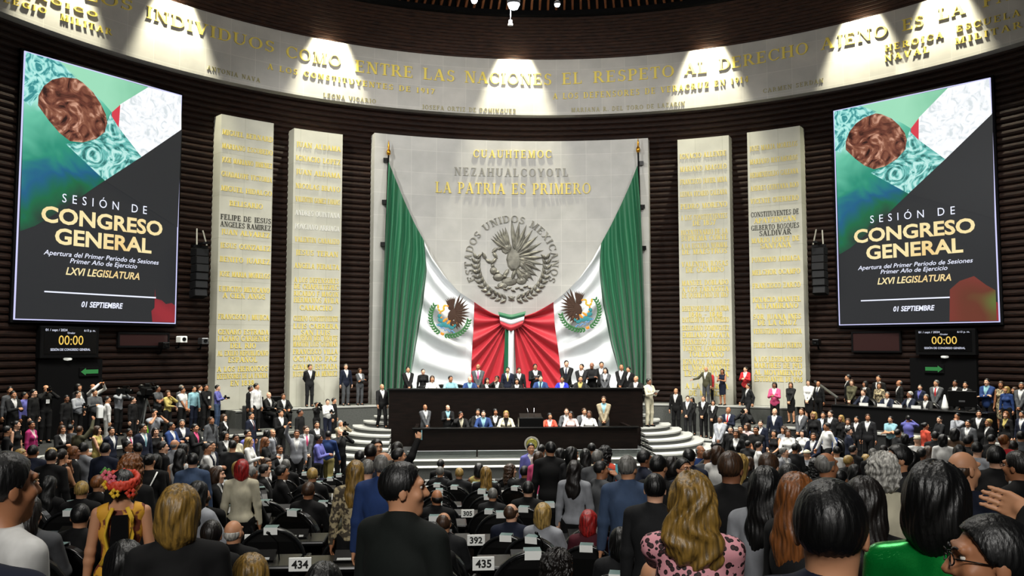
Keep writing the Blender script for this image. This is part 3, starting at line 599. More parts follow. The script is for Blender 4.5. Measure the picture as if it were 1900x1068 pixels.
# ------------------------------------------------------------------ the two picture screens
SL = [(42, 100), (340, 175), (328, 598), (23, 590)]
A = []; B_ = []
for (x, y), (u, v) in zip(SL, ((0, 0), (1, 0), (1, 1), (0, 1))):
    A += [[x, y, 1, 0, 0, 0, -u*x, -u*y], [0, 0, 0, x, y, 1, -v*x, -v*y]]; B_ += [u, v]
Hh = np.append(np.linalg.solve(np.array(A, float), np.array(B_, float)), 1).reshape(3, 3)
SW, SH = 5.91, 8.82
def suv(x, y): q = Hh @ np.array([x, y, 1.0]); return (q[0]/q[2]-.5)*SW, (.5-q[1]/q[2])*SH
def emis(name, c, s=1.0):
    m = mat(name, '000000', .4, 0, c, s, .2); return m
def emis_tex(name, stops, scale, detail=4, grad=None, strength=1.0, dist=0.0):
    m = mat(name, '000000', .4, 0, '808080', strength, .2); N, L, b = nodes(m)
    tc = N.new('ShaderNodeTexCoord'); cr = N.new('ShaderNodeValToRGB'); els = cr.color_ramp.elements
    for i, (p, c) in enumerate(stops):
        e = els[i] if i < 2 else els.new(p); e.position = p; e.color = (*srgb(c), 1)
    nz = N.new('ShaderNodeTexNoise'); nz.inputs['Scale'].default_value = scale; nz.inputs['Detail'].default_value = detail; nz.inputs['Distortion'].default_value = dist
    L.new(tc.outputs['Object'], nz.inputs['Vector'])
    if grad:
        sp = N.new('ShaderNodeSeparateXYZ'); L.new(tc.outputs['Object'], sp.inputs[0])
        a = N.new('ShaderNodeMath'); a.operation = 'MULTIPLY'; a.inputs[1].default_value = grad[0]; L.new(sp.outputs['X'], a.inputs[0])
        c2 = N.new('ShaderNodeMath'); c2.operation = 'MULTIPLY_ADD'; c2.inputs[1].default_value = grad[1]; L.new(sp.outputs['Z'], c2.inputs[0]); L.new(a.outputs[0], c2.inputs[2])
        d = N.new('ShaderNodeMath'); d.operation = 'MULTIPLY_ADD'; d.inputs[1].default_value = grad[3]; L.new(nz.outputs['Fac'], d.inputs[0]); L.new(c2.outputs[0], d.inputs[2])
        e = N.new('ShaderNodeMath'); e.operation = 'ADD'; e.inputs[1].default_value = grad[2]-grad[3]*.5; L.new(d.outputs[0], e.inputs[0]); L.new(e.outputs[0], cr.inputs[0])
    else: L.new(nz.outputs['Fac'], cr.inputs[0])
    L.new(cr.outputs[0], b.inputs['Emission Color']); return m
E_BG = emis('screen_dark', '2f3032'); E_LINE = emis('screen_white', 'e8ecff', 1.15); E_EDGE = emis('screen_edge', 'd4d4ff', 1.0)
E_GOLD = emis_tex('screen_gold', [(.3, 'f0c070'), (.6, 'fbe9b0')], .5, 1)
E_TEAL = emis_tex('screen_teal_feathers', [(0, 'b4efe2'), (.22, '69c5a6'), (.45, '2c9077'), (.62, '1d5f86'), (.76, '1b6a45'), (.9, '2c3a35'), (1, '2f3032')], .7, 2, (.09, -.19, .87, .5), 1.0, 1.2)
E_TEAL2 = emis_tex('screen_teal_medal', [(.38, '2d6f6c'), (.5, '6fc3bb'), (.62, 'c4f1ea')], 1.1, 3, None, 1.0, 5)
E_LACE = emis_tex('screen_teal_lace', [(.4, '3a8f92'), (.5, '8fdbd4'), (.6, 'b8f0e8')], 2.2, 3, None, 1.0, 3)
E_GREEN = emis_tex('screen_green_fade', [(0, '9fe0bd'), (.4, '55ab82'), (.75, '1f5a4c'), (1, '163f42')], .9, 1, (.16, -.03, .1, .25), 1.0, 1)
E_COIN = emis_tex('screen_copper', [(.33, '2c1613'), (.46, '6e3d30'), (.56, '8f5a45'), (.68, 'd9a58c')], 1.6, 6, None, 1.0, 2.5)
E_SILV = emis_tex('screen_silver', [(.35, 'd2dadd'), (.45, 'eceff2'), (.55, 'f6f8fa')], 2.6, 6, None, 1.1, 2)
E_RED = emis('screen_red', 'd8404f'); E_DRED = emis_tex('screen_dark_red', [(.3, '6b2a30'), (.6, '9a3038')], .8, 1)
CA, CB = None, None
def make_screen(az, label, where):
    e = empty('video_screen', cyl(az, 9.54, R_WALL-.4), -az, label, 'screen', 'tall event screens on the round wall')
    mb = MB(); mb.box(-SW/2-.12, SW/2+.12, .03, .42, -SH/2-.12, SH/2+.12); mb.build('housing', M_BLACKM, e)
    lay = [0]
    def poly(name, pts, m, d, par=e, fn=suv):
        mb = MB(); P = [fn(*p) for p in pts]; n = len(P)
        mb.poly([(x, -d, z) for x, z in P]+[(x, -d+.008, z) for x, z in P], [tuple(range(n))]+[(i, (i+1) % n, (i+1) % n+n, i+n) for i in range(n)])
        return mb.build(name, m, par)
    dsp = poly('display', [(-SW/2, -SH/2), (SW/2, -SH/2), (SW/2, SH/2), (-SW/2, SH/2)], E_BG, .0, e, lambda x, z: (x, z))
    poly('picture', [(42, 100), (275, 160), (205, 207), (187, 245), (193, 335), (170, 350), (120, 385), (60, 420), (32, 430)], E_TEAL, .012, dsp)
    poly('lace', [(42, 100), (106, 116), (140, 144), (112, 150), (75, 165), (52, 200), (38, 190)], E_LACE, .02, dsp)
    poly('green_fade', [(106, 116), (277, 160), (207, 209), (190, 190), (160, 162), (138, 147)], E_GREEN, .02, dsp)
    poly('medal', [(118, 268), (150, 266), (176, 258), (193, 245), (197, 226), (205, 207), (224, 236), (263, 290), (193, 335)], E_TEAL2, .028, dsp)
    poly('dark_corner', [(263, 290), (341, 236), (333, 420), (193, 335)], E_BG, .028, dsp)
    poly('silver_medal', [(276, 160), (340, 175), (340, 238), (263, 290), (219, 236), (222, 193)], E_SILV, .034, dsp)
    poly('red_corner', [(206, 208), (222, 194), (219, 236), (206, 216)], E_RED, .036, dsp)
    poly('copper_medal', [(65, 198), (66, 180), (76, 162), (92, 150), (112, 145), (138, 147), (150, 154), (170, 172), (184, 192), (194, 212), (197, 228), (192, 245), (176, 258), (150, 265), (126, 263), (106, 248), (86, 226)], E_COIN, .036, dsp)
    poly('red_corner', [(290, 536), (291, 553), (303, 556), (311, 563), (322, 561), (329, 566), (328, 597), (285, 596), (283, 576), (289, 570)], E_DRED, .012, dsp)
    t = .035
    for x0, x1, z0, z1 in ((-SW/2-t, -SW/2, -SH/2-t, SH/2+t), (SW/2, SW/2+t, -SH/2-t, SH/2+t), (-SW/2, SW/2, SH/2, SH/2+t), (-SW/2, SW/2, -SH/2-t, -SH/2)):
        mb = MB(); mb.box(x0, x1, -.02, .03, z0, z1); mb.build('edge', E_EDGE, e)
    def line(s, p0, p1, m, cap, bold=0.0, shear=0.0, space=1.0, d=.04):
        V, Fc, w, ch = sans(s, bold, shear, space); x0, z0 = suv(*p0); x1, z1 = suv(*p1); L = x1-x0
        mb = MB(); mb.poly([(x0+x*L/w, -d, (z0+z1)/2+y*cap/ch) for x, y in V], Fc); mb.build('lettering', m, dsp)
    line('SESIÓN DE', (111, 376), (273, 396), E_LINE, .30, .0, 0, 1.9)
    line('CONGRESO', (71, 411), (303, 436), E_GOLD, .52, .03)
    line('GENERAL', (97, 452), (282, 468), E_GOLD, .52, .03)
    line('Apertura del Primer Periodo de Sesiones', (76, 471), (296, 491), E_LINE, .165, .005, .25)
    line('Primer Año de Ejercicio', (126, 486), (254, 499), E_LINE, .165, .005, .25)
    line('LXVI LEGISLATURA', (118, 509), (259, 518), E_GOLD, .25, .02, .25)
    line('01 SEPTIEMBRE', (148, 568), (227, 572), E_LINE, .19, .025, .2)
    poly('divider', [(78, 539), (291, 550), (291, 552.5), (78, 541.5)], E_LINE, .03, dsp)
    return e
make_screen(-.916, 'tall lit screen beside the press gallery announcing the congress session, with dark red corner', 'l')
scr2 = make_screen(.9026, 'tall lit screen above the long press desk, congress session poster with red and green corner', 'r')
mb = MB(); q = [(1.3, -4.38), (1.35, -3.2), (1.7, -2.9), (2.2, -2.75), (2.6, -3.1), (2.9, -3.3), (2.9, -4.38)]
mb.poly([(x, -.05, z) for x, z in q], [tuple(range(len(q)))])
mb.build('green_corner', emis_tex('screen_red_green', [(.35, '7d3a33'), (.5, '6a3a2c'), (.62, '63703a')], .5, 1), [c for c in scr2.children if c.name.startswith('display')][0])
lamp('screen_glow', 'AREA', cyl(-.905, 9.5, R_WALL-.8), (0, 22, 4), 60, (.8, .95, 1), 4, 170)
lamp('screen_glow', 'AREA', cyl(.89, 9.5, R_WALL-.8), (0, 22, 4), 60, (.8, .95, 1), 4, 170)
# ------------------------------------------------------------------ clocks, exits, wall fittings
def wallbox(px0, px1, py0, py1, R):
    a0, z0 = on_cyl(px0, py1, R); a1, z1 = on_cyl(px1, py0, R); a = (a0+a1)/2
    return a, (z0+z1)/2, (a1-a0)*R, (on_cyl((px0+px1)/2, py0, R)[1]-on_cyl((px0+px1)/2, py1, R)[1])
E_AMBER = emis('clock_amber', 'f0c860', 1.1)
def clock(px0, px1, py0, py1, label, times):
    a, z, w, h = wallbox(px0, px1, py0, py1, R_WALL-.3)
    e = empty('session_clock', cyl(a, z, R_WALL-.3), -a, label, 'clock', 'session clock displays')
    mb = MB(); mb.rbox(-w/2, w/2, .0, .3, -h/2, h/2, .04); mb.build('housing', M_BLACKM, e)
    mb = MB(); mb.box(-w/2+.12, w/2-.12, -.01, .02, -h/2+.12, h/2-.08); dsp = mb.build('display', mat('clock_glass', '020203', .25), e)
    def line(s, xc, zc, cap, m, wd=None, bold=0.0):
        V, Fc, wt, ch = sans(s, bold); k = cap/ch; kx = (wd/wt) if wd else k
        mb = MB(); mb.poly([(xc+(x-wt/2)*kx, -.02, zc+y*k) for x, y in V], Fc); mb.build('lettering', m, dsp)
    line('00:00', 0, -.09*h, .30*h, E_AMBER, .42*w, .0); line('SESIÓN DE CONGRESO GENERAL', 0, -.28*h, .075*h, E_LINE, .68*w)
    line(times[0], -.25*w, .34*h, .075*h, E_LINE, .36*w); line(times[1], .32*w, .34*h, .07*h, E_LINE, .2*w); line('Orador', .0, .26*h, .06*h, E_LINE, .13*w)
clock(75, 186, 606, 664, 'dark clock display reading zeros above the doorway of the press gallery', ('01 / sept / 2024', '6:13 p. m.'))
clock(1698, 1808, 609, 657, 'dark clock display reading zeros above the long press desk', ('01 / sept / 2024', '6:13 p. m.'))
for i, (x0, x1, y0, y1) in enumerate(((68, 190, 668, 735), (1690, 1812, 663, 735))):
    a, z, w, h = wallbox(x0, x1, y0, y1, R_WALL-.12)
    o = block_ring('door_%d' % (i+1), R_WALL-.14, R_WALL+.1, 1.1, z+h/2, a-w/2/R_WALL, a+w/2/R_WALL, 4, M_BLACKM, kind='structure')
E_EXIT = emis('exit_green', '3f8f4e', .75)
for x, y, s, lb in ((166, 689, -1, 'small green lit exit arrow above the press photographers'), (1733, 684, 1, 'small green lit exit arrow above the long press desk')):
    a, z = on_cyl(x, y, R_WALL-.2); e = empty('exit_sign', cyl(a, z, R_WALL-.2), -a, lb, 'exit sign', 'green exit arrows')
    mb = MB(); mb.rbox(-.36, .36, 0, .07, -.16, .16, .02); bx = mb.build('box', M_BLACKM, e)
    P = [(-.32, .0), (-.14, .13), (-.14, .07), (.32, .07), (.32, -.07), (-.14, -.07), (-.14, -.13)]; P = [(-q[0]*s, q[1]) for q in P]
    mb = MB(); mb.poly([(p[0], -.012, p[1]) for p in P], [tuple(range(7))]); mb.build('arrow', E_EXIT, e)
for x, y, lb in ((127, 665, 'small white emergency lamp under the clock by the photographers'), (1752, 661, 'small white emergency lamp under the clock by the long press desk')):
    a, z = on_cyl(x, y, R_WALL-.2); mb = MB(); mb.lathe([(0, -.07), (.12, -.05), (.14, 0), (.1, .03)], (0, 0, 0), 14)
    o = mb.build('emergency_lamp', mat('lamp_cover', 'd8d8d0', .4, 0, 'e6e6dc', .6), None, True); o.location = cyl(a, z, R_WALL-.16); tag(o, lb, 'lamp', 'emergency lamps')
def speaker_column(x0, x1, y0, y1, n, label):
    a, zt, w, h = wallbox(x0, x1, y0, y1, R_WALL-.75); h = max(h, 1.0); w = .55
    e = empty('line_array_speaker', cyl(a, zt, R_WALL-.75), -a, label, 'loudspeaker', 'hanging speaker columns')
    for i in range(n):
        z1 = h/2-h*i/n; M = Matrix.Translation((0, .03*abs(i-2), z1-h/n/2)) @ Matrix.Rotation(-.05*(i-1), 4, 'X')
        mb = MB(); mb.rbox(-w/2, w/2, -.22, .22, -h/n/2+.01, h/n/2-.01, .03, M); c = mb.build('cabinet', M_BLACKM, e)
        mb = MB(); mb.box(-w/2+.04, w/2-.04, -.225, -.215, -h/n/2+.03, h/n/2-.03, M); mb.build('grille', mat('speaker_grille', '17181a', .6, .3), c)
    mb = MB(); mb.box(-w/2, w/2, -.05, .05, h/2, h/2+.1); mb.box(-.05, .05, -.6, .75, h/2+.12, h/2+.2); mb.build('flying_frame', M_BLACK, e)
    mb = MB(); mb.tube([(-.2, -.1, h/2+.1), (-.12, .1, h/2+.75)], .03, 6); mb.tube([(.2, -.1, h/2+.1), (.12, .1, h/2+.7)], .03, 6); mb.build('sling', M_STONE_L, e)
speaker_column(361, 381, 460, 552, 6, 'black hanging speaker column between the screen and the slabs, press gallery side')
speaker_column(1510, 1531, 458, 546, 6, 'black hanging speaker column between the slabs and the screen, long press desk side')
for (x0, x1, y0, y1), lb in (((222, 312, 620, 641), 'dim reddish booth window in the wall beside the clock over the photographers'), ((1583, 1668, 617, 650), 'dim dark booth window in the wall beside the clock over the press desk')):
    a, z, w, h = wallbox(x0, x1, y0, y1, R_WALL-.15); e = empty('booth_window', cyl(a, z, R_WALL-.15), -a, lb, 'window')
    mb = MB(); mb.box(-w/2, w/2, 0, .03, -h/2, h/2); mb.build('pane', mat('booth_pane', '33201f', .25), e)
    mb = MB()
    for q in ((-w/2-.06, w/2+.06, h/2, h/2+.07), (-w/2-.06, w/2+.06, -h/2-.07, -h/2), (-w/2-.06, -w/2, -h/2, h/2), (w/2, w/2+.06, -h/2, h/2)): mb.box(q[0], q[1], -.03, .12, q[2], q[3])
    mb.build('frame', M_BLACKM, e)
for x, y, lb, w in ((336, 629, 'white security camera on the wall beside the slabs over the photographers', 1), (303, 640, 'black robotic camera on the wall under the booth window', 0), (1516, 634, 'black robotic camera on the wall beside the marble slab near the press desk', 0), (376, 632, 'small grey camera on the wall beside the marble slab over the press', 2)):
    a, z = on_cyl(x, y, R_WALL-.4); e = empty('wall_camera', cyl(a, z, R_WALL-.4), -a, lb, 'camera')
    m = (M_BLACK, M_WHITE, M_STEEL)[w]
    mb = MB(); mb.rbox(-.14, .14, -.25, .15, -.12, .12, .04); mb.build('body', m, e)
    M = rot_x90((0, -.25, 0)); mb = MB(); mb.lathe([(0, .02), (.07, .03), (.09, -.04)], (0, 0, 0), 12); mb.v = [tuple(M @ Vector(p)) for p in mb.v]; mb.build('lens', M_BLACK, e)
    mb = MB(); mb.tube([(0, .1, -.1), (0, .2, -.3), (0, .5, -.32)], .035, 6); mb.build('bracket', M_BLACKM, e)
# ------------------------------------------------------------------ desks and armchairs of the deputies
def chair_meshes():
    D = {}
    n = 16; out = [(-.30, .40)]+[(.345*-math.cos(math.pi*i/n), .64+.36*math.sin(math.pi*i/n)) for i in range(n+1)]+[(.30, .40)]
    P = []
    for ins, y in ((.03, -.34), (0, -.30), (0, -.22), (.03, -.18)):
        for x, z in out:
            k = 1-ins/.3; zz = .7+(z-.7)*k; P.append((x*k, y-.10*(zz-.4)+.02*math.cos(x*5), zz))
    m = len(out); fs = [tuple(range(m)), tuple(range(4*m-1, 3*m-1, -1))]
    for l in range(3):
        for i in range(m): fs.append((l*m+i, (l+1)*m+i, (l+1)*m+(i+1) % m, l*m+(i+1) % m))
    b = MB(); b.poly(P, fs); D['backrest'] = (b.mesh('backrest'), M_LEATHER)
    b = MB(); b.tube([(x*1.0, -.31-.10*(z-.4), z) for x, z in out], .016, 6); D['piping'] = (b.mesh('piping', True), M_PIPING)
    b = MB(); b.rbox(-.27, .27, -.2, .28, .34, .46, .05); D['seat'] = (b.mesh('seat'), M_LEATHER)
    b = MB(); b.lathe([(.04, .05), (.04, .34), (.12, .36)], (0, 0, 0), 10)
    for i in range(5): a = 2*math.pi*i/5; b.tube([(0, 0, .08), (.27*math.cos(a), .27*math.sin(a), .04)], .025, 6)
    D['pedestal'] = (b.mesh('pedestal'), M_BLACK)
    for s in (-1, 1):
        b = MB(); b.rbox(min(s*.27, s*.33), max(s*.27, s*.33), -.24, .2, .58, .63, .02); b.box(min(s*.28, s*.32), max(s*.28, s*.32), .05, .1, .38, .58); D['armrest%d' % s] = (b.mesh('armrest'), M_LEATHER)
    b = MB(); b.poly([(-.068, -.385, .945), (.068, -.385, .945), (.068, -.392, 1.018), (-.068, -.392, 1.018), (-.068, -.27, 1.022), (.068, -.27, 1.022), (.068, -.26, .97), (-.068, -.26, .97)], [(0, 1, 2, 3), (4, 5, 6, 7), (3, 2, 5, 4)])
    me = b.mesh('headrest_card'); me.materials.append(M_WHITE); me.materials.append(M_CARDSHADE); me.polygons[2].material_index = 1; D['headrest_card'] = (me, M_WHITE)
    return D
CHM = chair_meshes()
def chair(loc, rz, label, group, card=True, s=1.0):
    e = empty('armchair', loc, rz, label, 'chair', group); e.scale = (s, s, s)
    bk = None
    for k, (me, m) in CHM.items():
        if k == 'headrest_card' and not card: continue
        nm = 'armrest' if k.startswith('armrest') else k
        o = link(nm, me, bk if k in ('piping', 'headrest_card') else e, m)
        if k == 'backrest': bk = o
        if k == 'headrest_card': o['label'] = 'white card folded over the chair top'
    return e
def desk_meshes():
    D = {}
    b = MB(); b.box(-.41, .41, .16, .20, 0, .72); b.box(-.41, -.38, -.12, .2, 0, .70); b.box(.38, .41, -.12, .2, 0, .70); D['body'] = (b.mesh('body'), M_DESK)
    b = MB(); b.rbox(-.41, .41, -.18, .30, .70, .745, .02); D['desk_top'] = (b.mesh('desk_top'), M_BLACK)
    M = Matrix.Translation((.05, .08, .745)) @ Matrix.Rotation(.35, 4, 'X'); b = MB(); b.box(-.14, .14, -.09, .09, 0, .05, M); D['console'] = (b.mesh('console'), M_BLACK)
    b = MB(); b.box(-.11, .02, -.08, -.045, .05, .054, M); b.box(.05, .1, -.08, -.045, .05, .054, M); D['keypad_label'] = (b.mesh('keypad_label'), M_CONSOLE)
    b = MB(); b.tube([(.22, .1, .745), (.21, .08, .9), (.15, -.02, 1.0)], .007, 5); b.tube([(.15, -.02, 1.0), (.135, -.04, 1.015)], .014, 6); D['microphone'] = (b.mesh('microphone', True), M_BLACK)
    b = MB(); b.rbox(-.46, -.26, -.20, -.185, .72, .84, .004); D['number_sign'] = (b.mesh('number_sign'), M_WHITE)
    return D
DKM = desk_meshes(); NUM = {}
def desk(loc, num, group='numbered desks of the deputies'):
    e = empty('deputy_desk', loc, 0, 'black desk with white sign numbered %d in the rows of numbered desks' % num, 'desk', group)
    for k, (me, m) in DKM.items():
        o = link(k, me, e if k != 'keypad_label' else co, m)
        if k == 'console': co = o
        if k == 'number_sign':
            if num not in NUM:
                V, Fc, w, ch = sans(str(num), .03); q = .068/ch; b = MB(); kx = min(q, .165/w)
                b.poly([(-.36+(x-w/2)*kx, -.2035, .747+y*q) for x, y in V], Fc); NUM[num] = b.mesh('digits')
            link('digits', NUM[num], o, M_INK)
    return e
OCC = []                                            # standing or seated people, filled in below
ROWS = [(6.1, 477), (8.1, 434), (10.0, 390), (12.0, 346), (13.7, 303), (15.5, 261), (17.3, 236), (19.0, 190), (20.7, 150), (22.3, 110)]
def world_px(p):
    d = np.array(p)-CAM; dep = d @ AX_F; return 950+F*(d @ AX_R)/dep, 534-F*(d @ AX_U)/dep, dep
def seats():
    for ri, (y, n0) in enumerate(ROWS):
        for k in range(-10, 17):
            if y < 15 and k > 5: continue
            if ri == 1 and k == 1: continue
            sx = -3.86+.82*k; zz = floor_z(sx, y); px, py, dep = world_px((sx, y-.75, zz+1.0))
            if not (-60 < px < 1960) or py > 1110: continue
            num = {(1, 2): 435, (1, 3): 436, (1, 4): 437}.get((ri, k), n0+k)
            cy = y-.72; zc = floor_z(sx, cy)
            near = min([math.hypot(sx-ox, cy-oy) for ox, oy in OCC] or [9]); neard = min([math.hypot(sx-ox, y+.05-oy) for ox, oy in OCC] or [9])
            if near > .62: chair((sx, cy, zc), 0, 'black leather armchair with white card on its arched back, among numbered desks', 'armchairs among the numbered desks')
            if neard > .52: desk((sx, y, zz), num)
# ------------------------------------------------------------------ people: smooth bodies grown from a posed skeleton
def surfnet(Fd, org, h):
    S = Fd < 0; nx, ny, nz = S.shape
    c = np.zeros((nx-1, ny-1, nz-1), np.int8)
    for i in (0, 1):
        for j in (0, 1):
            for k in (0, 1): c += S[i:nx-1+i, j:ny-1+j, k:nz-1+k]
    act = (c > 0) & (c < 8); I, J, K = np.nonzero(act); n = len(I)
    idx = np.full(act.shape, -1, np.int32); idx[I, J, K] = np.arange(n)
    acc = np.zeros((n, 3), np.float32); cnt = np.zeros(n, np.float32)
    cor = [(0, 0, 0), (1, 0, 0), (0, 1, 0), (1, 1, 0), (0, 0, 1), (1, 0, 1), (0, 1, 1), (1, 1, 1)]
    for a, b in ((0, 1), (2, 3), (4, 5), (6, 7), (0, 2), (1, 3), (4, 6), (5, 7), (0, 4), (1, 5), (2, 6), (3, 7)):
        ca, cb = cor[a], cor[b]; fa = Fd[I+ca[0], J+ca[1], K+ca[2]]; fb = Fd[I+cb[0], J+cb[1], K+cb[2]]
        m = (fa < 0) != (fb < 0); t = np.where(m, fa/(fa-fb+1e-12), 0)
        for ax in range(3): acc[:, ax] += np.where(m, ca[ax]+(cb[ax]-ca[ax])*t, 0)
        cnt += m
    V = (acc/cnt[:, None]+np.stack([I, J, K], 1))*h+np.array(org); Q = []
    for ax in range(3):
        sl0 = [slice(None)]*3; sl1 = [slice(None)]*3; sl0[ax] = slice(0, -1); sl1[ax] = slice(1, None)
        s0, s1 = S[tuple(sl0)], S[tuple(sl1)]; E = np.nonzero(s0 != s1); P = np.stack(E, 1)
        o = [a for a in range(3) if a != ax]
        ok = (P[:, o[0]] > 0) & (P[:, o[1]] > 0) & (P[:, o[0]] < S.shape[o[0]]-1) & (P[:, o[1]] < S.shape[o[1]]-1); P = P[ok]
        def at_(d0, d1): q = P.copy(); q[:, o[0]] += d0; q[:, o[1]] += d1; return idx[q[:, 0], q[:, 1], q[:, 2]]
        q = np.stack([at_(-1, -1), at_(0, -1), at_(0, 0), at_(-1, 0)], 1)
        fl = s0[P[:, 0], P[:, 1], P[:, 2]]
        if ax == 1: fl = ~fl
        q[~fl] = q[~fl][:, ::-1]; Q.append(q)
    Q = np.concatenate(Q); return V, Q[(Q >= 0).all(1)]
class Vox:
    def __init__(s, h): s.h = h; s.pr = []; s.ops = []
    def cap(s, a, b, ra, rb=None, k=.03): s.pr.append((0, np.array(a, float), np.array(b, float), ra, ra if rb is None else rb, k)); return s
    def ell(s, c, r, k=.03, R=None): s.pr.append((1, np.array(c, float), np.array(r, float), k, R)); return s
    def sub(s, c, r, k=.02): s.pr.append((2, np.array(c, float), np.array(r, float), k, None)); return s
    def op(s, fn): s.ops.append(fn); return s
    def run(s):
        lo = np.full(3, 9.); hi = -lo
        for p in s.pr:
            if p[0] == 0: m = max(p[3], p[4]); lo = np.minimum(lo, np.minimum(p[1], p[2])-m); hi = np.maximum(hi, np.maximum(p[1], p[2])+m)
            elif p[0] == 1: m = p[2] if p[4] is None else p[2].max(); lo = np.minimum(lo, p[1]-m); hi = np.maximum(hi, p[1]+m)
        h = s.h; lo -= 3*h+.01; hi += 3*h+.01; n = np.ceil((hi-lo)/h).astype(int)+1
        ax = [(lo[i]+np.arange(n[i])*h).astype(np.float32) for i in range(3)]
        Fd = np.full(n, .2, np.float32)
        for p in s.pr:
            if p[0] == 0: m = max(p[3], p[4]); l = np.minimum(p[1], p[2])-m; u = np.maximum(p[1], p[2])+m
            else: m = p[2] if p[4] is None else p[2].max(); l = p[1]-m; u = p[1]+m
            k = p[5] if p[0] == 0 else p[3]; mg = k+2.5*h
            i0 = np.clip(((l-mg-lo)/h).astype(int), 0, n); i1 = np.clip(((u+mg-lo)/h).astype(int)+2, 0, n)
            sl = tuple(slice(a, b) for a, b in zip(i0, i1)); X = ax[0][sl[0]][:, None, None]; Y = ax[1][sl[1]][None, :, None]; Z = ax[2][sl[2]][None, None, :]
            if p[0] == 0:
                d = p[2]-p[1]; L2 = max(d @ d, 1e-9); x, y, z = X-p[1][0], Y-p[1][1], Z-p[1][2]
                t = np.clip((x*d[0]+y*d[1]+z*d[2])/L2, 0, 1); D = np.sqrt((x-t*d[0])**2+(y-t*d[1])**2+(z-t*d[2])**2)-(p[3]+(p[4]-p[3])*t)
            else:
                x, y, z = X-p[1][0], Y-p[1][1], Z-p[1][2]
                if p[4] is not None: R = p[4]; x, y, z = R[0][0]*x+R[1][0]*y+R[2][0]*z, R[0][1]*x+R[1][1]*y+R[2][1]*z, R[0][2]*x+R[1][2]*y+R[2][2]*z
                r = p[2]; k0 = np.sqrt((x/r[0])**2+(y/r[1])**2+(z/r[2])**2); k1 = np.sqrt((x/r[0]**2)**2+(y/r[1]**2)**2+(z/r[2]**2)**2)+1e-9; D = k0*(k0-1)/k1
            B = Fd[sl]
            if p[0] == 2: D = -D; q = np.clip(.5-.5*(B-D)/k, 0, 1); Fd[sl] = B*(1-q)+D*q+k*q*(1-q)
            else: q = np.clip(.5+.5*(B-D)/k, 0, 1); Fd[sl] = B*(1-q)+D*q-k*q*(1-q)
        if s.ops:
            X, Y, Z = ax[0][:, None, None], ax[1][None, :, None], ax[2][None, None, :]
            for fn in s.ops: Fd = fn(Fd, X, Y, Z).astype(np.float32)
        Fd[0], Fd[-1], Fd[:, 0], Fd[:, -1], Fd[:, :, 0], Fd[:, :, -1] = .2, .2, .2, .2, .2, .2
        return surfnet(Fd, lo, h)
VOXEL = {'far': .0155, 'mid': .0105, 'near': .007}
SEATED = 'tlqax'[:3]
def V3(*a): return np.array(a, float)
def rotz(v, a): c, s = math.cos(a), math.sin(a); return np.array([v[0]*c-v[1]*s, v[0]*s+v[1]*c, v[2]])
def ik(S, T, a, b, pole):
    d = T-S; L = min(np.linalg.norm(d), (a+b)*.999); u = d/np.linalg.norm(d); x = (a*a-b*b+L*L)/(2*L); h = math.sqrt(max(0, a*a-x*x))
    p = pole-u*(pole @ u); p = p/(np.linalg.norm(p)+1e-9); return S+u*x+p*h, S+u*L
def skeleton(sex, pose):
    dz = -.42 if pose in SEATED else 0.0; J = {'dz': dz, 'seat': pose in SEATED}
    sw = .185 if sex == 'm' else .165
    for s in (-1, 1):
        if J['seat']: hip, kn, an = V3(s*.09, -.02, .55), V3(s*.12, -.42, .50), V3(s*.12, -.38, .09)
        elif pose == 'm': hip, kn, an = V3(s*.09, 0, .92), V3(s*.09, -.10*s-.06, .51), V3(s*.08, -.24*s+.05, .10)
        elif pose == 'j': hip, kn, an = V3(s*.09, 0, .92), V3(s*.14, -.05, .5), V3(s*.2, .05, .09)
        else: hip, kn, an = V3(s*.09, 0, .92), V3(s*.1, -.02, .50), V3(s*.105, .015, .09)
        S = V3(s*sw, .01, 1.405+dz); pole = V3(s*.6, 1, -.3); T = V3(s*(sw+.075), -.03, .86+dz)
        if pose == 'c': T, pole = V3(s*.035, -.19, .93), V3(s, .4, -.1)
        elif pose == 'b': T, pole = V3(s*.05, .16, .94), V3(s, .3, 0)
        elif pose == 'x': T, pole = V3(-s*.10, -.20-.03*s, 1.17-.02*s), V3(s, -.1, -.9)
        elif pose == 'p': T, pole = V3(s*.045, -.28, 1.2), V3(s*.6, .2, -1)
        elif pose == 'k': T, pole = V3(s*.075, -.20, 1.52), V3(s, 0, -1)
        elif pose == 'u' and s < 0: T, pole = V3(-.24, -.22, 1.86), V3(-1, 0, -.3)
        elif pose == 'U': T, pole = V3(s*.1, -.3, 1.72), V3(s, 0, -.6)
        elif pose == 'g' and s < 0: T, pole = V3(-.55, -.22, 1.14), V3(-.3, .3, -1)
        elif pose == 'h' and s > 0: T, pole = V3(.03, -.14, 1.47), V3(1, -.3, -1)
        elif pose == 'h': T, pole = V3(.08, -.2, 1.12), V3(-1, 0, -.8)
        elif pose == 'w' and s > 0: T, pole = V3(.40, -.14, 1.50), V3(.1, .4, -1)
        elif pose == 'm': T, pole = V3(s*(sw+.07), .14*s-.08, .9), V3(s*.3, 1, -.2)
        elif pose == 't': T, pole = V3(s*.12, -.36, 1.14+dz), V3(s, .1, -.8)
        elif pose == 'l': T, pole = V3(s*.09, -.28, 1.02+dz), V3(s, .3, -.4)
        elif pose == 'q': T, pole = (V3(-.09, -.14, 1.50+dz), V3(-1, -.3, -.8)) if s < 0 else (V3(.06, -.34, 1.13+dz), V3(1, .1, -.8))
        El, W = ik(S, T, .285, .25, pole); J[s] = (hip, kn, an, S, El, W)
    return J
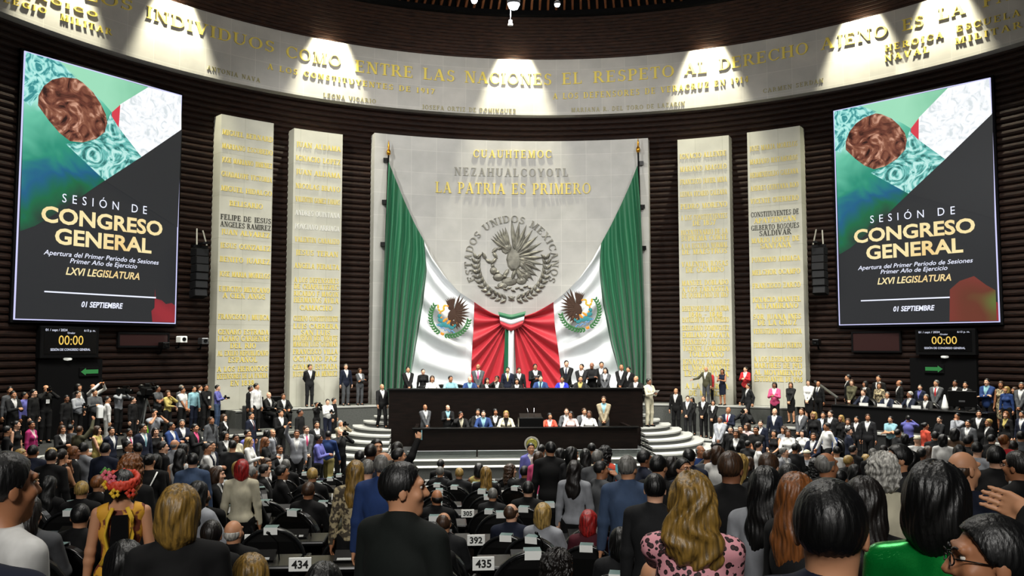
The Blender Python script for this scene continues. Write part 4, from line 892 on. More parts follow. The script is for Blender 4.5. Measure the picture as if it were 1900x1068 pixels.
def torso(v, sex, dz, o, k=.04, bust=True):
    if sex == 'm':
        v.ell((0, .0, .97+dz), (.155+o, .105+o, .12+o), k); v.ell((0, .0, 1.11+dz), (.145+o, .102+o, .15+o), k); v.ell((0, .008, 1.27+dz), (.172+o, .115+o, .17+o), k); w = .145
    else:
        v.ell((0, .005, .95+dz), (.165+o, .11+o, .12+o), k); v.ell((0, .0, 1.10+dz), (.122+o, .088+o, .15+o), k); v.ell((0, .01, 1.27+dz), (.148+o, .1+o, .16+o), k); w = .125
        for s in (-1, 1): v.ell((s*.068, -.075, 1.26+dz), (.06+o*.5, .055+o*.5, .06+o*.5), k)
    v.cap((-w, .012, 1.405+dz), (w, .012, 1.405+dz), .05+o, None, k); v.cap((-w*.8, .02, 1.425+dz), (0, .02, 1.48+dz), .035+o*.8, .04+o*.6, k); v.cap((w*.8, .02, 1.425+dz), (0, .02, 1.48+dz), .035+o*.8, .04+o*.6, k)
def head_geo(v, yaw, dz, lod):
    c, s = math.cos(yaw), math.sin(yaw); R = np.array([[c, -s, 0], [s, c, 0], [0, 0, 1]])
    H = lambda x, y, z: np.array([x*c-y*s, x*s+y*c, 1.60+dz+z])
    v.cap((0, .02, 1.40+dz), H(0, .012, -.06), .056, .055, .03)
    v.ell(H(0, .014, .026), (.073, .092, .092), .02, R); v.ell(H(0, -.02, -.045), (.056, .066, .068), .03, R); v.ell(H(0, -.062, -.092), (.024, .022, .02), .03, R)
    v.cap(H(0, -.082, .028), H(0, -.106, -.016), .008, .0135, .016); v.cap(H(-.014, -.088, -.02), H(.014, -.088, -.02), .01, .01, .012)
    v.cap(H(-.04, -.074, .042), H(.04, -.074, .042), .013, .013, .015); v.ell(H(0, -.078, -.055), (.024, .012, .011), .012, R)
    for q in (-1, 1):
        v.sub(H(q*.03, -.098, .022), (.017, .015, .011), .012)
        v.ell(H(q*.076, .012, -.002), (.009, .019, .031), .008, R); v.ell(H(q*.042, -.06, -.015), (.022, .018, .02), .03, R)
def hand(v, El, W, lod, s, curl=.5, flat=None):
    if flat is not None: El = W-flat
    d = (W-El)/np.linalg.norm(W-El); up = np.array([0, 0, 1.0]) if abs(d[2]) < .85 else np.array([s*1.0, 0, 0]); n = up-d*(d @ up); n /= np.linalg.norm(n)
    if flat is not None: n = np.array([0, -1.0, 0])
    sd = np.cross(d, n)*s; n = -n if abs(d[2]) < .85 else -n; t = .0135 if lod == 'far' else .0098
    v.cap(W, W+d*.03, .027, .028, .015)
    for i, L in enumerate((.80, .98, 1.0, .9)):
        o = sd*(.0225*(i-1.5)); v.cap(W+d*.02+o*.7, W+d*.078+o, t+.005, t+.003, .012)
        a = W+d*.082+o; d1 = d*math.cos(curl)+n*math.sin(curl); b = a+d1*.042*L; d2 = d*math.cos(curl*2.1)+n*math.sin(curl*2.1); e = b+d2*.038*L
        v.cap(a, b, t, t*.95, .004); v.cap(b, e, t*.95, t*.8, .004)
    a = W+d*.02+sd*.03; b = W+d*.055+sd*.055+n*.01; v.cap(a, b, t+.004, t+.001, .01); v.cap(b, b+(d*.8+sd*.25+n*.3)*.034, t+.001, t*.85, .004)
def arm_bare(v, J, s, lod, o=0.0):
    hip, kn, an, S, El, W = J[s]; v.cap(S, El, .047+o, .038+o, .03); v.cap(El, El+(W-El)*.3, .038+o, .037+o, .02); v.cap(El+(W-El)*.3, W, .037+o, .026+o, .02)
def build_body(sex, pose, yaw, lod):
    J = skeleton(sex, pose); dz = J['dz']; v = Vox(VOXEL[lod]); torso(v, sex, dz, -.012)
    for s in (-1, 1):
        hip, kn, an, S, El, W = J[s]; v.cap(hip, kn, .075, .05, .03); v.cap(kn, kn+(an-kn)*.35, .05, .052, .02); v.cap(kn+(an-kn)*.35, an, .052, .034, .02); v.cap(an, an+V3(s*.02, -.14, -.055), .035, .024, .02)
        arm_bare(v, J, s, lod); hand(v, El, W, lod, s, .35 if pose in 'sgm' else (.18 if pose == 'w' else .8), V3(.93, -.1, .3) if pose == 'w' and s > 0 else None)
    head_geo(v, math.radians(yaw), dz, lod)
    return v.run()
def sleeves(v, J, o, L=1.0, k=.022):
    for s in (-1, 1):
        hip, kn, an, S, El, W = J[s]
        v.cap(S, El if L >= 1 else S+(El-S)*L*1.6, .05+o, .041+o, k)
        if L >= 1: v.cap(El, W+(El-W)*.02, .041+o, .031+o*.8, .025)
def wedge(Z, dz, z0, w): return w*np.clip((Z-z0-dz)/.3, -1, 1.2)
def build_jacket(sex, pose, lod):
    J = skeleton(sex, pose); dz = J['dz']; v = Vox(VOXEL[lod]); torso(v, sex, dz, .022); v.ell((0, .004, .90+dz), (.178, .128, .16), .05)
    sleeves(v, J, .014, k=.016); v.cap((-.045, .035, 1.462+dz), (.045, .035, 1.462+dz), .034, .034, .02)
    lo = (.44 if J['seat'] else .79)
    v.op(lambda Fd, X, Y, Z: np.maximum(Fd, np.where(np.abs(X) < .24, lo-Z, -1)))
    def vee(Fd, X, Y, Z): w = wedge(Z, dz, 1.14, .085); return np.maximum(Fd, np.minimum(w-np.abs(X), -.012-Y))
    v.op(vee); return v.run()
def build_shirt(sex, pose, lod):
    J = skeleton(sex, pose); dz = J['dz']; v = Vox(VOXEL[lod]); torso(v, sex, dz, .008); v.cap((0, .022, 1.42+dz), (0, .008, 1.488+dz), .066, .066, .02)
    v.op(lambda Fd, X, Y, Z: np.maximum(np.maximum(Fd, 1.0+dz-Z), Z-1.505-dz+.25*np.minimum(Y+.05, 0))); return v.run()
def build_tie(sex, pose, lod):
    J = skeleton(sex, pose); dz = J['dz']; v = Vox(min(VOXEL[lod], .011)); torso(v, sex, dz, .016); v.cap((0, .022, 1.42+dz), (0, .008, 1.488+dz), .07, .067, .02)
    v.op(lambda Fd, X, Y, Z: np.maximum(np.maximum(np.maximum(Fd, np.abs(X)-.020-.03*np.clip((1.46+dz-Z)/.4, 0, 1)), np.maximum(1.10+dz-Z, Z-1.462-dz)), Y+.03)); return v.run()
def build_top(sex, pose, lod, L):
    J = skeleton(sex, pose); dz = J['dz']; v = Vox(VOXEL[lod]); torso(v, sex, dz, .013); sleeves(v, J, .010, L); v.cap((0, .022, 1.42+dz), (0, .01, 1.47+dz), .066, .062, .02)
    lo = .92+dz if L >= 1 else .86+dz
    v.op(lambda Fd, X, Y, Z: np.maximum(np.maximum(Fd, np.where(np.abs(X) < .22, lo-Z, -1)), np.where(np.abs(X) < .1, Z-1.485-dz+.5*np.minimum(Y+.04, 0)*-1*0+.35*np.minimum(Y+.03, 0), -1))); return v.run()
def build_dress(sex, pose, lod):
    J = skeleton(sex, pose); dz = J['dz']; v = Vox(VOXEL[lod]); torso(v, sex, dz, .012); skirt_geo(v, J)
    v.op(lambda Fd, X, Y, Z: np.maximum(np.maximum(Fd, np.abs(X)-.185), np.where(np.abs(X) < .09, Z-1.43-dz+.5*np.minimum(Y, 0), -1))); v.op(lambda Fd, X, Y, Z: np.maximum(Fd, .49*(0 if J['seat'] else 1)-Z)); return v.run()
def skirt_geo(v, J):
    if J['seat']:
        for s in (-1, 1): v.cap(J[s][0], J[s][1], .105, .085, .05)
    else: v.ell((0, .0, .86), (.178, .128, .22), .04); v.ell((0, -.005, .62), (.165, .12, .3), .05)
def build_skirt(sex, pose, lod):
    J = skeleton(sex, pose); dz = J['dz']; v = Vox(VOXEL[lod]); v.ell((0, .0, .97+dz), (.165, .115, .12), .04); skirt_geo(v, J)
    v.op(lambda Fd, X, Y, Z: np.maximum(Fd, (.45 if not J['seat'] else .1)-Z)); return v.run()
def build_trousers(sex, pose, lod):
    J = skeleton(sex, pose); dz = J['dz']; v = Vox(max(VOXEL[lod], .0105)); o = .0; v.ell((0, .0, .95+dz), (.167, .115, .12), .04)
    for s in (-1, 1): hip, kn, an, S, El, W = J[s]; v.cap(hip, kn, .098, .073, .04); v.cap(kn, an+V3(0, 0, -.01), .073, .062, .03)
    v.op(lambda Fd, X, Y, Z: np.maximum(Fd, .06-Z)); return v.run()
def build_shoes(sex, pose, lod):
    J = skeleton(sex, pose); v = Vox(max(VOXEL[lod], .0105))
    for s in (-1, 1): an = J[s][2]; v.cap(an+V3(0, .035, -.045), an+V3(s*.025, -.15, -.055), .046, .036, .02); v.cap(an+V3(0, .02, -.03), an, .044, .04, .02)
    z0 = min(J[s][2][2] for s in (-1, 1))-.09
    v.op(lambda Fd, X, Y, Z: np.maximum(Fd, z0-Z)); return v.run()
def build_hair(kind, lod):
    h = {'far': .012, 'mid': .0085, 'near': .0055}[lod]; v = Vox(h)
    zk = [-.13, -.09, -.06, -.02, .03, .065]; zv = [.12, .106, .088, .018, -.035, -.088]
    big = 0.0
    if kind in ('sh', 'ca'): v.ell((0, .014, .034), (.084, .104, .101), .02)
    elif kind == 're': v.ell((0, .018, .02), (.081, .1, .094), .02)
    elif kind == 'ba': v.ell((0, .018, .0), (.078, .097, .08), .02)
    elif kind == 'bo': v.ell((0, .02, .034), (.092, .112, .104), .02); v.ell((0, .035, -.05), (.098, .088, .115), .04); zv = [.088, .082, .06, -.15, -.17, -.17]
    elif kind == 'lo': v.ell((0, .02, .034), (.09, .11, .103), .02); v.ell((0, .05, -.06), (.098, .08, .13), .04); v.ell((0, .095, -.22), (.105, .05, .16), .05); zv = [.088, .082, .06, -.26, -.4, -.4]
    elif kind == 'cs': v.ell((0, .02, .035), (.1, .118, .11), .02); v.ell((0, .045, -.05), (.092, .075, .075), .04); zv = [.088, .082, .062, -.06, -.12, -.12]; big = 1
    elif kind == 'ml': v.ell((0, .02, .034), (.092, .112, .104), .02); v.ell((0, .05, -.06), (.108, .085, .13), .04); v.ell((-.03, .085, -.17), (.1, .055, .11), .04); v.ell((.05, .08, -.14), (.085, .06, .11), .04); zv = [.088, .082, .06, -.2, -.3, -.3]
    elif kind == 'cu': v.ell((0, .02, .035), (.105, .118, .115), .02); v.ell((0, .045, -.06), (.115, .088, .13), .04); v.ell((0, .08, -.17), (.11, .06, .12), .05); zv = [.088, .082, .062, -.2, -.3, -.3]; big = 1
    elif kind in ('bu', 'po'):
        v.ell((0, .016, .03), (.079, .1, .096), .02)
        if kind == 'bu': v.ell((0, .115, .05), (.045, .04, .045), .015)
        else: v.cap((0, .11, .03), (0, .14, -.10), .034, .04, .02); v.cap((0, .14, -.10), (0, .125, -.24), .04, .018, .02)
    elif kind == 'br': v.ell((0, .016, .03), (.085, .105, .1), .02); v.ell((0, .03, -.05), (.08, .075, .06), .03)
    elif kind == 'cap': v.ell((0, .012, .045), (.086, .105, .082), .02); zv = [.06]*6; v.ell((0, -.1, .06), (.07, .07, .012), .02)
    def cut(Fd, X, Y, Z):
        zm = np.interp(Y, zk, zv).astype(np.float32) if kind != 'cap' else np.float32(.04)+0*Y
        if kind == 'cap': return np.maximum(Fd, zm-Z)
        e = np.where(np.abs(X) > .06, np.where((Y > -.01) & (Y < .035), .012, 0), 0) if kind in ('sh', 're', 'ba', 'bu', 'po', 'ca') else 0
        F2 = np.maximum(Fd, zm+e-Z)
        if kind in ('lo', 'bo', 'cu', 'ml', 'cs'):
            side = np.maximum(np.minimum(-.025-Y, .055-Z*0-0), -1); F2 = np.maximum(F2, np.where(Z < .055, np.minimum(-.03-.25*np.abs(X)-Y, .3), -1))
        if kind == 're': F2 = np.maximum(F2, np.where(Y < .05, np.minimum(Z-.055, .08-np.abs(X)), -1))
        if kind == 'ba': F2 = np.maximum(F2, Z-.028)
        if kind in ('ba', 're'): F2 = np.maximum(F2, np.where(Z < .05, -.012-Y, -1))
        if kind in ('sh', 're', 'ba'): F2 = F2+.012*np.clip((-.005-Z)/.07, 0, 1)
        return F2
    v.op(cut)
    amp = .0016 if lod != 'far' else .002
    def strands(Fd, X, Y, Z):
        az = np.arctan2(X, Y+.01)
        if kind in ('sh', 're', 'ba', 'ca', 'bu', 'po', 'cap'): return Fd+amp*.7*np.sin(az*31+4*np.sin(Z*30)+X*40)*(kind != 'cap')
        if kind in ('cu', 'cs'): return Fd+.011*np.sin(az*11+2.2*np.sin(Z*48))*np.sin(Z*52+1.5*np.sin(az*9))+.003*np.sin(az*44+Z*60)
        return Fd+(.008 if kind == 'ml' else .004)*np.sin(az*7+3*np.sin(Z*(26 if kind == 'ml' else 18)+az))+amp*np.sin(az*41+3*np.sin(Z*22+az))
    v.op(strands)
    return v.run()
_MC = {}
def part_mesh(*key):
    if key not in _MC:
        k = key[0]; fn = {'body': build_body, 'jacket': build_jacket, 'shirt': build_shirt, 'tie': build_tie, 'top': build_top, 'dress': build_dress, 'skirt': build_skirt, 'trousers': build_trousers, 'shoes': build_shoes, 'hair': build_hair}[k]
        V, Q = fn(*key[1:]); _MC[key] = mesh_np(k, V, Q)
    return _MC[key]
def eyes_mesh():
    if 'eyes' not in _MC:
        mb = MB()
        for q in (-1, 1): mb.lathe([(0, -.012), (.007, -.0095), (.012, 0), (.007, .0095), (0, .012)], (q*.0305, -.0700, .0225), 8)
        _MC['eyes'] = mb.mesh('eyes', True)
        mb = MB()
        for q in (-1, 1): mb.lathe([(0, -.0065), (.006, 0), (0, .0065)], (q*.0305, -.0790, .0225), 8)
        _MC['iris'] = mb.mesh('iris', True)
        mb = MB()
        for q in (-1, 1):
            mb.tube([(q*.0315+.021*math.cos(t*math.pi/6), -.103+abs(.021*math.cos(t*math.pi/6))*.25, .018+.017*math.sin(t*math.pi/6)) for t in range(13)], .0022, 5); mb.tube([(q*.053, -.096, .022), (q*.078, 0, .014)], .002, 5)
        mb.tube([(-.011, -.104, .022), (.011, -.104, .022)], .002, 5); _MC['glasses'] = mb.mesh('glasses', True)
        mb = MB()
        for q in (-1, 1): mb.tube([(q*.014, -.0915, .040), (q*.03, -.0905, .046), (q*.047, -.079, .043)], .0052, 6, .003)
        _MC['brows'] = mb.mesh('eyebrows', True)
    return _MC['eyes'], _MC['iris'], _MC['glasses']
M_EYE = mat('eye_white', 'd8d2c8', .3); M_IRIS = mat('dark_iris', '1a100a', .2)
SKINS = [mat('skin_%s' % n, c, .55) for n, c in (('light', 'd0a083'), ('tan', 'b98563'), ('brown', '9c6847'), ('deep', '7d5138'))]
HAIRC = {'k': ('black', '050505'), 'd': ('dark', '120c09'), 'b': ('brown', '3f2918'), 'y': ('blonde', 'a98a4a'), 'g': ('grey', '6d6c68'), 'w': ('white', 'b9b7b0'), 'r': ('red', 'a3201e'), 'a': ('auburn', '7d4a22'), 'h': ('honey-blonde', '87682c')}
CL = {'k': ('black', '070708'), 'c': ('charcoal', '17181a'), 'n': ('navy', '10172a'), 'b': ('blue', '1f3768'), 'B': ('bright blue', '2430c4'), 'g': ('grey', '4b4d50'), 'l': ('light grey', '93969c'), 'w': ('white', 'd6d6d3'), 'r': ('red', 'b3262c'), 'p': ('pink', 'd2507c'), 'm': ('magenta', '9c2460'), 'o': ('olive', '4c4a36'), 't': ('tan', '8f846c'), 'y': ('yellow', 'b0a05c'), 'v': ('lavender', '6263a8'), 'q': ('aqua', '86b2bd'), 'e': ('green', '0c6e36'), 'u': ('burgundy', '4c1722'), 'i': ('cream', 'c4bea6'), 'd': ('brown', '43301f'), 's': ('steel blue', '3a4c68'), 'h': ('khaki', '857a46'), 'R': ('coral', 'd24f3a'), 'K': ('dark green', '0a110e'), 'P': ('pale pink', 'd0b8b4')}
def hair_mat(c):
    m = mat('hair_'+HAIRC[c][0], HAIRC[c][1], .45)
    if len(nodes(m)[0]) < 4:
        base = HAIRC[c][1]; dk = tuple(int(base[i:i+2], 16)/255*.55 for i in (0, 2, 4)); add_noise(m, dk, base, 60, 4, (1, 1, .1), lo=.35, hi=.62, bump=.3)
    return m
def cloth_mat(c):
    if c == 'z':
        m = mat('leopard_print', 'd09aa0', .7); N, L, b = nodes(m)
        if len(N) < 4:
            tc = N.new('ShaderNodeTexCoord'); vo = N.new('ShaderNodeTexVoronoi'); vo.inputs['Scale'].default_value = 40; cr = N.new('ShaderNodeValToRGB'); cr.color_ramp.interpolation = 'CONSTANT'
            e = cr.color_ramp.elements; e[0].color = (*srgb('3a1c20'), 1); e[0].position = 0; e[1].position = .28; e[1].color = (*srgb('120a0c'), 1); n2 = e.new(.47); n2.color = (*srgb('cf8f98'), 1)
            L.new(tc.outputs['Object'], vo.inputs['Vector']); L.new(vo.outputs['Distance'], cr.inputs[0]); L.new(cr.outputs[0], b.inputs['Base Color'])
        return m
    if c == 'f':
        m = mat('embroidered_yellow', 'c08a25', .75)
        return m if len(nodes(m)[0]) > 3 else add_noise(m, 'd29a2a', '6b2f1c', 11, 2, lo=.5, hi=.56)
    if c == 'F':
        m = mat('floral_cloth', '7a6a50', .8)
        return m if len(nodes(m)[0]) > 3 else add_noise(m, '3c3428', 'a89a78', 22, 2, lo=.45, hi=.55)
    if c == 'E':
        m = mat('green_sequins', '0b8a38', .25, .6)
        if len(nodes(m)[0]) < 4:
            N, L, b = nodes(m); tc = N.new('ShaderNodeTexCoord'); vo = N.new('ShaderNodeTexVoronoi'); vo.inputs['Scale'].default_value = 90; bp = N.new('ShaderNodeBump'); bp.inputs['Strength'].default_value = 1.0; bp.inputs['Distance'].default_value = .03
            L.new(tc.outputs['Object'], vo.inputs['Vector']); L.new(vo.outputs['Color'], bp.inputs['Height']); L.new(bp.outputs[0], b.inputs['Normal'])
        return m
    n, h = CL[c]; m = mat('cloth_'+n.replace(' ', '_'), h, .85, 0, None, 1, .3)
    if len(nodes(m)[0]) < 4: add_noise(m, tuple(int(h[i:i+2], 16)/255*.82 for i in (0, 2, 4)), h, 7, 3, (1, 1, .6), bump=.45)
    return m
COLNAME = dict({k: v[0] for k, v in CL.items()}, z='leopard print', f='embroidered yellow', F='floral', E='green sequin')
def make_person(loc, rz, sc, sex, pose, yaw, hair, hc, outfit, c1, c2, c3, skin, lod, glasses=False):
    e = empty('person', tuple(loc), rz); e.scale = (sc, sc, sc)
    dz = -.42 if pose in SEATED else 0.0
    sk = SKINS[skin]; lk = lambda n, me, m: link(n, me, e, m)
    body = lk('body', part_mesh('body', sex, pose, yaw, lod), sk)
    if outfit in 'SJ':
        lk('jacket', part_mesh('jacket', sex, pose, lod), cloth_mat(c1)); sh = lk('shirt', part_mesh('shirt', sex, pose, lod), cloth_mat(c3 or 'w'))
        if outfit == 'S' and c2 != '-': lk('tie', part_mesh('tie', sex, pose, lod), cloth_mat(c2))
        lk('trousers', part_mesh('trousers', sex, pose, lod), cloth_mat(c1 if outfit == 'S' else (c2 if c2 != '-' else 'k')))
    elif outfit in 'HT':
        lk('shirt', part_mesh('top', sex, pose, lod, 1.0 if outfit == 'H' else .4), cloth_mat(c1)); lk('trousers', part_mesh('trousers', sex, pose, lod), cloth_mat(c2 if c2 != '-' else 'k'))
    elif outfit == 'D': lk('dress', part_mesh('dress', sex, pose, lod), cloth_mat(c1))
    elif outfit == 'V': lk('blouse', part_mesh('top', sex, pose, lod, 1.0), cloth_mat(c1)); lk('skirt', part_mesh('skirt', sex, pose, lod), cloth_mat(c2 if c2 != '-' else 'k'))
    lk('shoes', part_mesh('shoes', sex, pose, lod), MATS['black_lacquer'])
    def headpart(n, me, m): o = lk(n, me, m); o.location = (0, 0, 1.60+dz); o.rotation_euler = (0, 0, math.radians(yaw)); return o
    if hair != 'no': headpart('hair' if hair != 'cap' else 'hat', part_mesh('hair', hair, lod), hair_mat(hc) if hair != 'cap' else cloth_mat('i'))
    ey, ir, gl = eyes_mesh(); o = headpart('eyes', ey, M_EYE); i2 = link('iris', ir, o, M_IRIS)
    if lod != 'far': headpart('eyebrows', _MC['brows'], hair_mat(hc if hc in HAIRC else 'd'))
    if glasses: headpart('glasses', gl, M_BLACK)
    return e
# ------------------------------------------------------------------ who stands where
# x y depth sex pose facing hair haircolour outfit c1 c2 [options] ; facing 0 looks at the camera, 90 to +x, 180 to the podium
ZONES = {}
ZONES['A'] = dict(z=Z_STAGE, d=33.2, st=1, ph='behind the upper desk', an=('stair guard', 709), P='''
757 680 - m c 15 sh k S k -
785 684 - f s 0 bu k V k k
887 675 - m c 0 ba g S g p
942 681 - m s 0 sh k S n y
963 682 - m s 0 sh d S c -
993 675 - m p 10 sh k S k - it=paper
1051 668 - m c -10 sh d S k n
1079 675 - m c -10 sh k S c -
1098 672 - m x -5 ba k H k k
1116 671 33.7 m s -15 sh k S k -
1123 682 32.9 f c -10 lo k J g k
1153 676 - m c -15 ba g S k -
1166 680 33.7 m s -20 sh k S k -
''')
ZONES['U'] = dict(z=Z_STAGE, d=32.8, st=1, ph='at the upper desk', an=('stair guard', 709), P='''
802 697 - f t 10 lo b H w k
836 697 - m t 5 sh k H q k
872 698 - m t 0 ba g J b k sh=q
904 701 - f t 0 lo k J k k sh=w
922 697 - m q 0 sh k J k k sh=w
959 702 - f t 0 cu d J k k
1003 696 - m t -5 sh k S b n sh=q
1043 698 - f t -10 sh k J B k
1077 697 - m t -10 sh d J c y sh=y
1180 697 - m t -15 ba g J k k
''')
ZONES['L'] = dict(z=.6, d=30.6, st=1, ph='behind the lower desk', an=('stair guard', 700), P='''
789 750 - m c 20 ba b S g - sh=w
831 751 - m p 5 re d S k - sh=q
1120 735 - m c 0 sh b J t g sh=q
''')
ZONES['M'] = dict(z=.6, d=30.2, st=1, ph='at the lower desk', an=('stair guard', 700), P='''
855 763 - m q 15 sh d J k k sh=i
887 758 31.0 f l 10 lo k J k k
897 761 - m t 0 sh k S b - sh=q
919 758 31.0 f l 0 lo k J k k sh=w
939 762 - f t 0 bo y J i k sh=k
1020 766 - f t 0 bo k J R k
1059 763 - f t 0 lo d H P k
1051 757 31.0 f l 0 bu b J g k
1084 757 31.0 m l 0 sh b J g k
1093 762 - f t 0 lo b H w k
''')
ZONES['B'] = dict(d=36.1, R=18.25, ph='on the stage platform', an=('flags', 950), P='''
575 676 - m b 20 sh k S c -
642 675 - m s 25 sh g J n g sh=w
668 683 - f x 30 lo b J g g
1310 680 35.6 m g -30 ba b J o g sh=w
1319 686 36.2 f s -60 bo b J r k
1340 684 - f p -30 lo k D n -
1383 680 36.3 f p -20 bu k J r k
''')
ZONES['S'] = dict(stair=1, d=33.4, ph='on the curved stairs', an=('flags', 950), P='''
709 712 33.0 m m 20 ba g S k - sh=w
1204 702 32.2 m p 45 sh k S i - it=paper
''')
ZONES['G'] = dict(d=33.9, R=17.3, ph='below the pointing man', an=('cream suit', 1204), P='''
1254 720 33.2 m s -20 re d S k - sh=w
1276 734 33.9 m c -20 sh k S c -
1284 737 33.3 f c -20 lo k J k k
1305 734 33.7 f c -20 bu b J k k
1323 742 33.2 f c -20 bo k J k k
1351 746 32.6 m p -20 ba b S n r
1383 753 32.4 m k -20 sh k H c k it=cam
1388 711 35.0 m m -60 sh k S c - sh=w
1437 709 34.3 f p -15 bo k J p k
1467 709 34.5 f c -25 lo b V c k
1500 704 34.1 f c -20 lo k V w k
1518 707 34.4 m s -30 re b S k n
''')
ZONES['C'] = dict(d=31.5, R=18.55, ph='among press by the wall', an=('slabs', 430), P='''
19 717 31.6 m s 40 sh k H g k
25 725 30.4 m p 40 sh d J c k sh=w
46 727 31.4 m s 60 sh k H v k
63 722 32.3 m s 60 sh k H k k
86 714 30.6 m k 20 re d H k k it=cam
124 733 31.0 m s 50 sh k H k k
146 712 32.6 f s 50 bo k J c k
145 725 30.7 m p 40 sh d H l k it=cam
173 712 32.2 m U 50 re d H w k it=phone
176 722 30.8 m p 20 sh d H g k
200 735 31.6 m s 100 sh k H w w
221 719 30.9 m k 50 sh d H l k it=video
247 736 32.2 m s 60 sh k H k k
263 713 31.9 m k 60 sh k J c k it=video
293 715 32.8 m x 50 sh d T g k
312 724 31.3 f h 50 bo b H y k
337 714 33.6 m s 50 sh g H g k
339 718 31.7 m c 50 sh k T w k
360 716 31.9 m s 40 sh k H q n
371 714 32.9 m s 60 sh b J c k
383 713 31.8 m c 40 sh d H k k
404 714 32.0 m p 70 sh k H v s it=cam
287 753 30.8 m k 30 sh k T l k it=cam
465 716 33.4 m s 60 sh k S k -
476 711 33.4 m s 50 sh k J w k
499 727 34.5 m t 50 ba w J k k
526 730 34.3 m t 20 sh b J k k sh=w
521 754 32.6 m p 30 sh k J k k sh=w
466 757 31.4 m s 60 sh k S n u sh=w
588 746 32.9 f k 30 bu k H k k it=cam
608 740 33.0 m p 30 sh k H w n it=cam
620 738 34.0 m s 70 sh d H k k
557 754 33.0 m s 60 sh k H k k
632 780 30.0 m k 40 sh w J t k it=cam
''')
ZONES['D'] = dict(ph='in press gallery side crowd', an=('slabs', 430), P='''
31 780 22.5 f s 60 bu k D k -
59 781 22.5 f s 60 sh d J m k sh=P
116 789 23 f p 30 lo b J k k
131 787 24.2 m s 160 sh k H g k
148 790 23.5 f u 140 sh b H o k
181 790 22.6 f c 60 bo b D y -
207 792 22.4 m b 50 sh k S n -
240 795 22.6 m p 40 sh k S k p
266 786 22.2 m s 40 sh d S n q
289 793 23.2 f s 20 lo d D k -
318 783 23.4 m p 60 sh k J b k sh=w
338 778 24.4 m p 30 sh g J n k sh=w
362 786 22.9 m p 60 sh k J k k sh=p
392 773 25 m s 40 sh b J g k sh=k
416 768 26 f s 60 bo b J k k
418 800 23.2 f p 40 lo k J c k
438 805 22.2 f s 40 sh d H i k
460 797 24 m s 50 sh d H v k
463 811 21.6 f p 70 lo y H w k
493 811 21.8 f p 80 lo a H k k
496 797 23.6 m s 150 bo k H l k
506 796 24.6 m s 60 re g S c n
551 797 22.9 m u 0 sh b J l k sh=w
568 790 24.4 m c 20 sh b S g p
588 781 26.2 m s 20 sh d S c -
592 806 22.2 m p 70 sh k H v k
609 799 23.5 m m 160 sh k H b h
632 795 23 m k 30 ba d H c k it=cam
519 826 19.5 m l 20 sh b J c k sh=w
551 828 19.5 m l 20 sh k J k k sh=q
''')
ZONES['E'] = dict(ph='among press gallery side desks', an=('stairs', 660), P='''
14 790 19.5 f s 90 sh k H k k
62 826 14.5 m s 170 sh k S n -
96 834 15.5 m s 150 sh d J k k
116 832 12.5 f h 120 po d D k -
138 828 16.5 m s 100 sh a J c k
156 821 14 m h 130 sh k S l -
196 822 14.5 m s 150 sh k S n -
238 818 17 m s 60 sh k J k k
256 822 15.5 m s 165 sh k S c -
278 841 12 f s 175 bu k H k k
290 843 12.8 f s 150 bo k H k k
303 819 16 m s 110 sh d S k -
325 815 17.5 m s 130 ba g S l -
341 823 16.5 f s 110 bo k J k k
335 833 14.2 f s 160 lo k D w -
358 841 12 m s 175 sh k S s -
385 822 17.5 m p 90 sh k H w k
392 818 18.5 m s 60 sh k J n k
432 817 18 m s 165 sh k H c k
449 853 13.5 f s 175 bo r H i k
445 856 15 f l 60 bo y H k k
40 833 17 f l 90 bo y H k k
82 848 15 m l 120 sh g J c k
97 831 16.8 f l 120 bo y H i k
58 880 11.5 f l 120 bo y J k k
92 884 10.8 f l 140 lo k H k k
152 893 10.5 m l 160 sh y J k k
184 882 11.5 m l 120 sh a J k k
380 861 13.5 m l 130 sh k J k k
404 866 13.2 f l 80 bo b J k k
377 903 9.6 m l 175 ba b J k k
468 866 14.5 m l 140 sh g J c k
530 852 16.5 m l 170 sh g J k k
492 861 15.5 m l 90 sh d J k k
524 863 13.2 m l 100 sh k J k k
580 868 14 f l 170 sh y J k k
496 850 17 f l 60 bo b J k k
''')
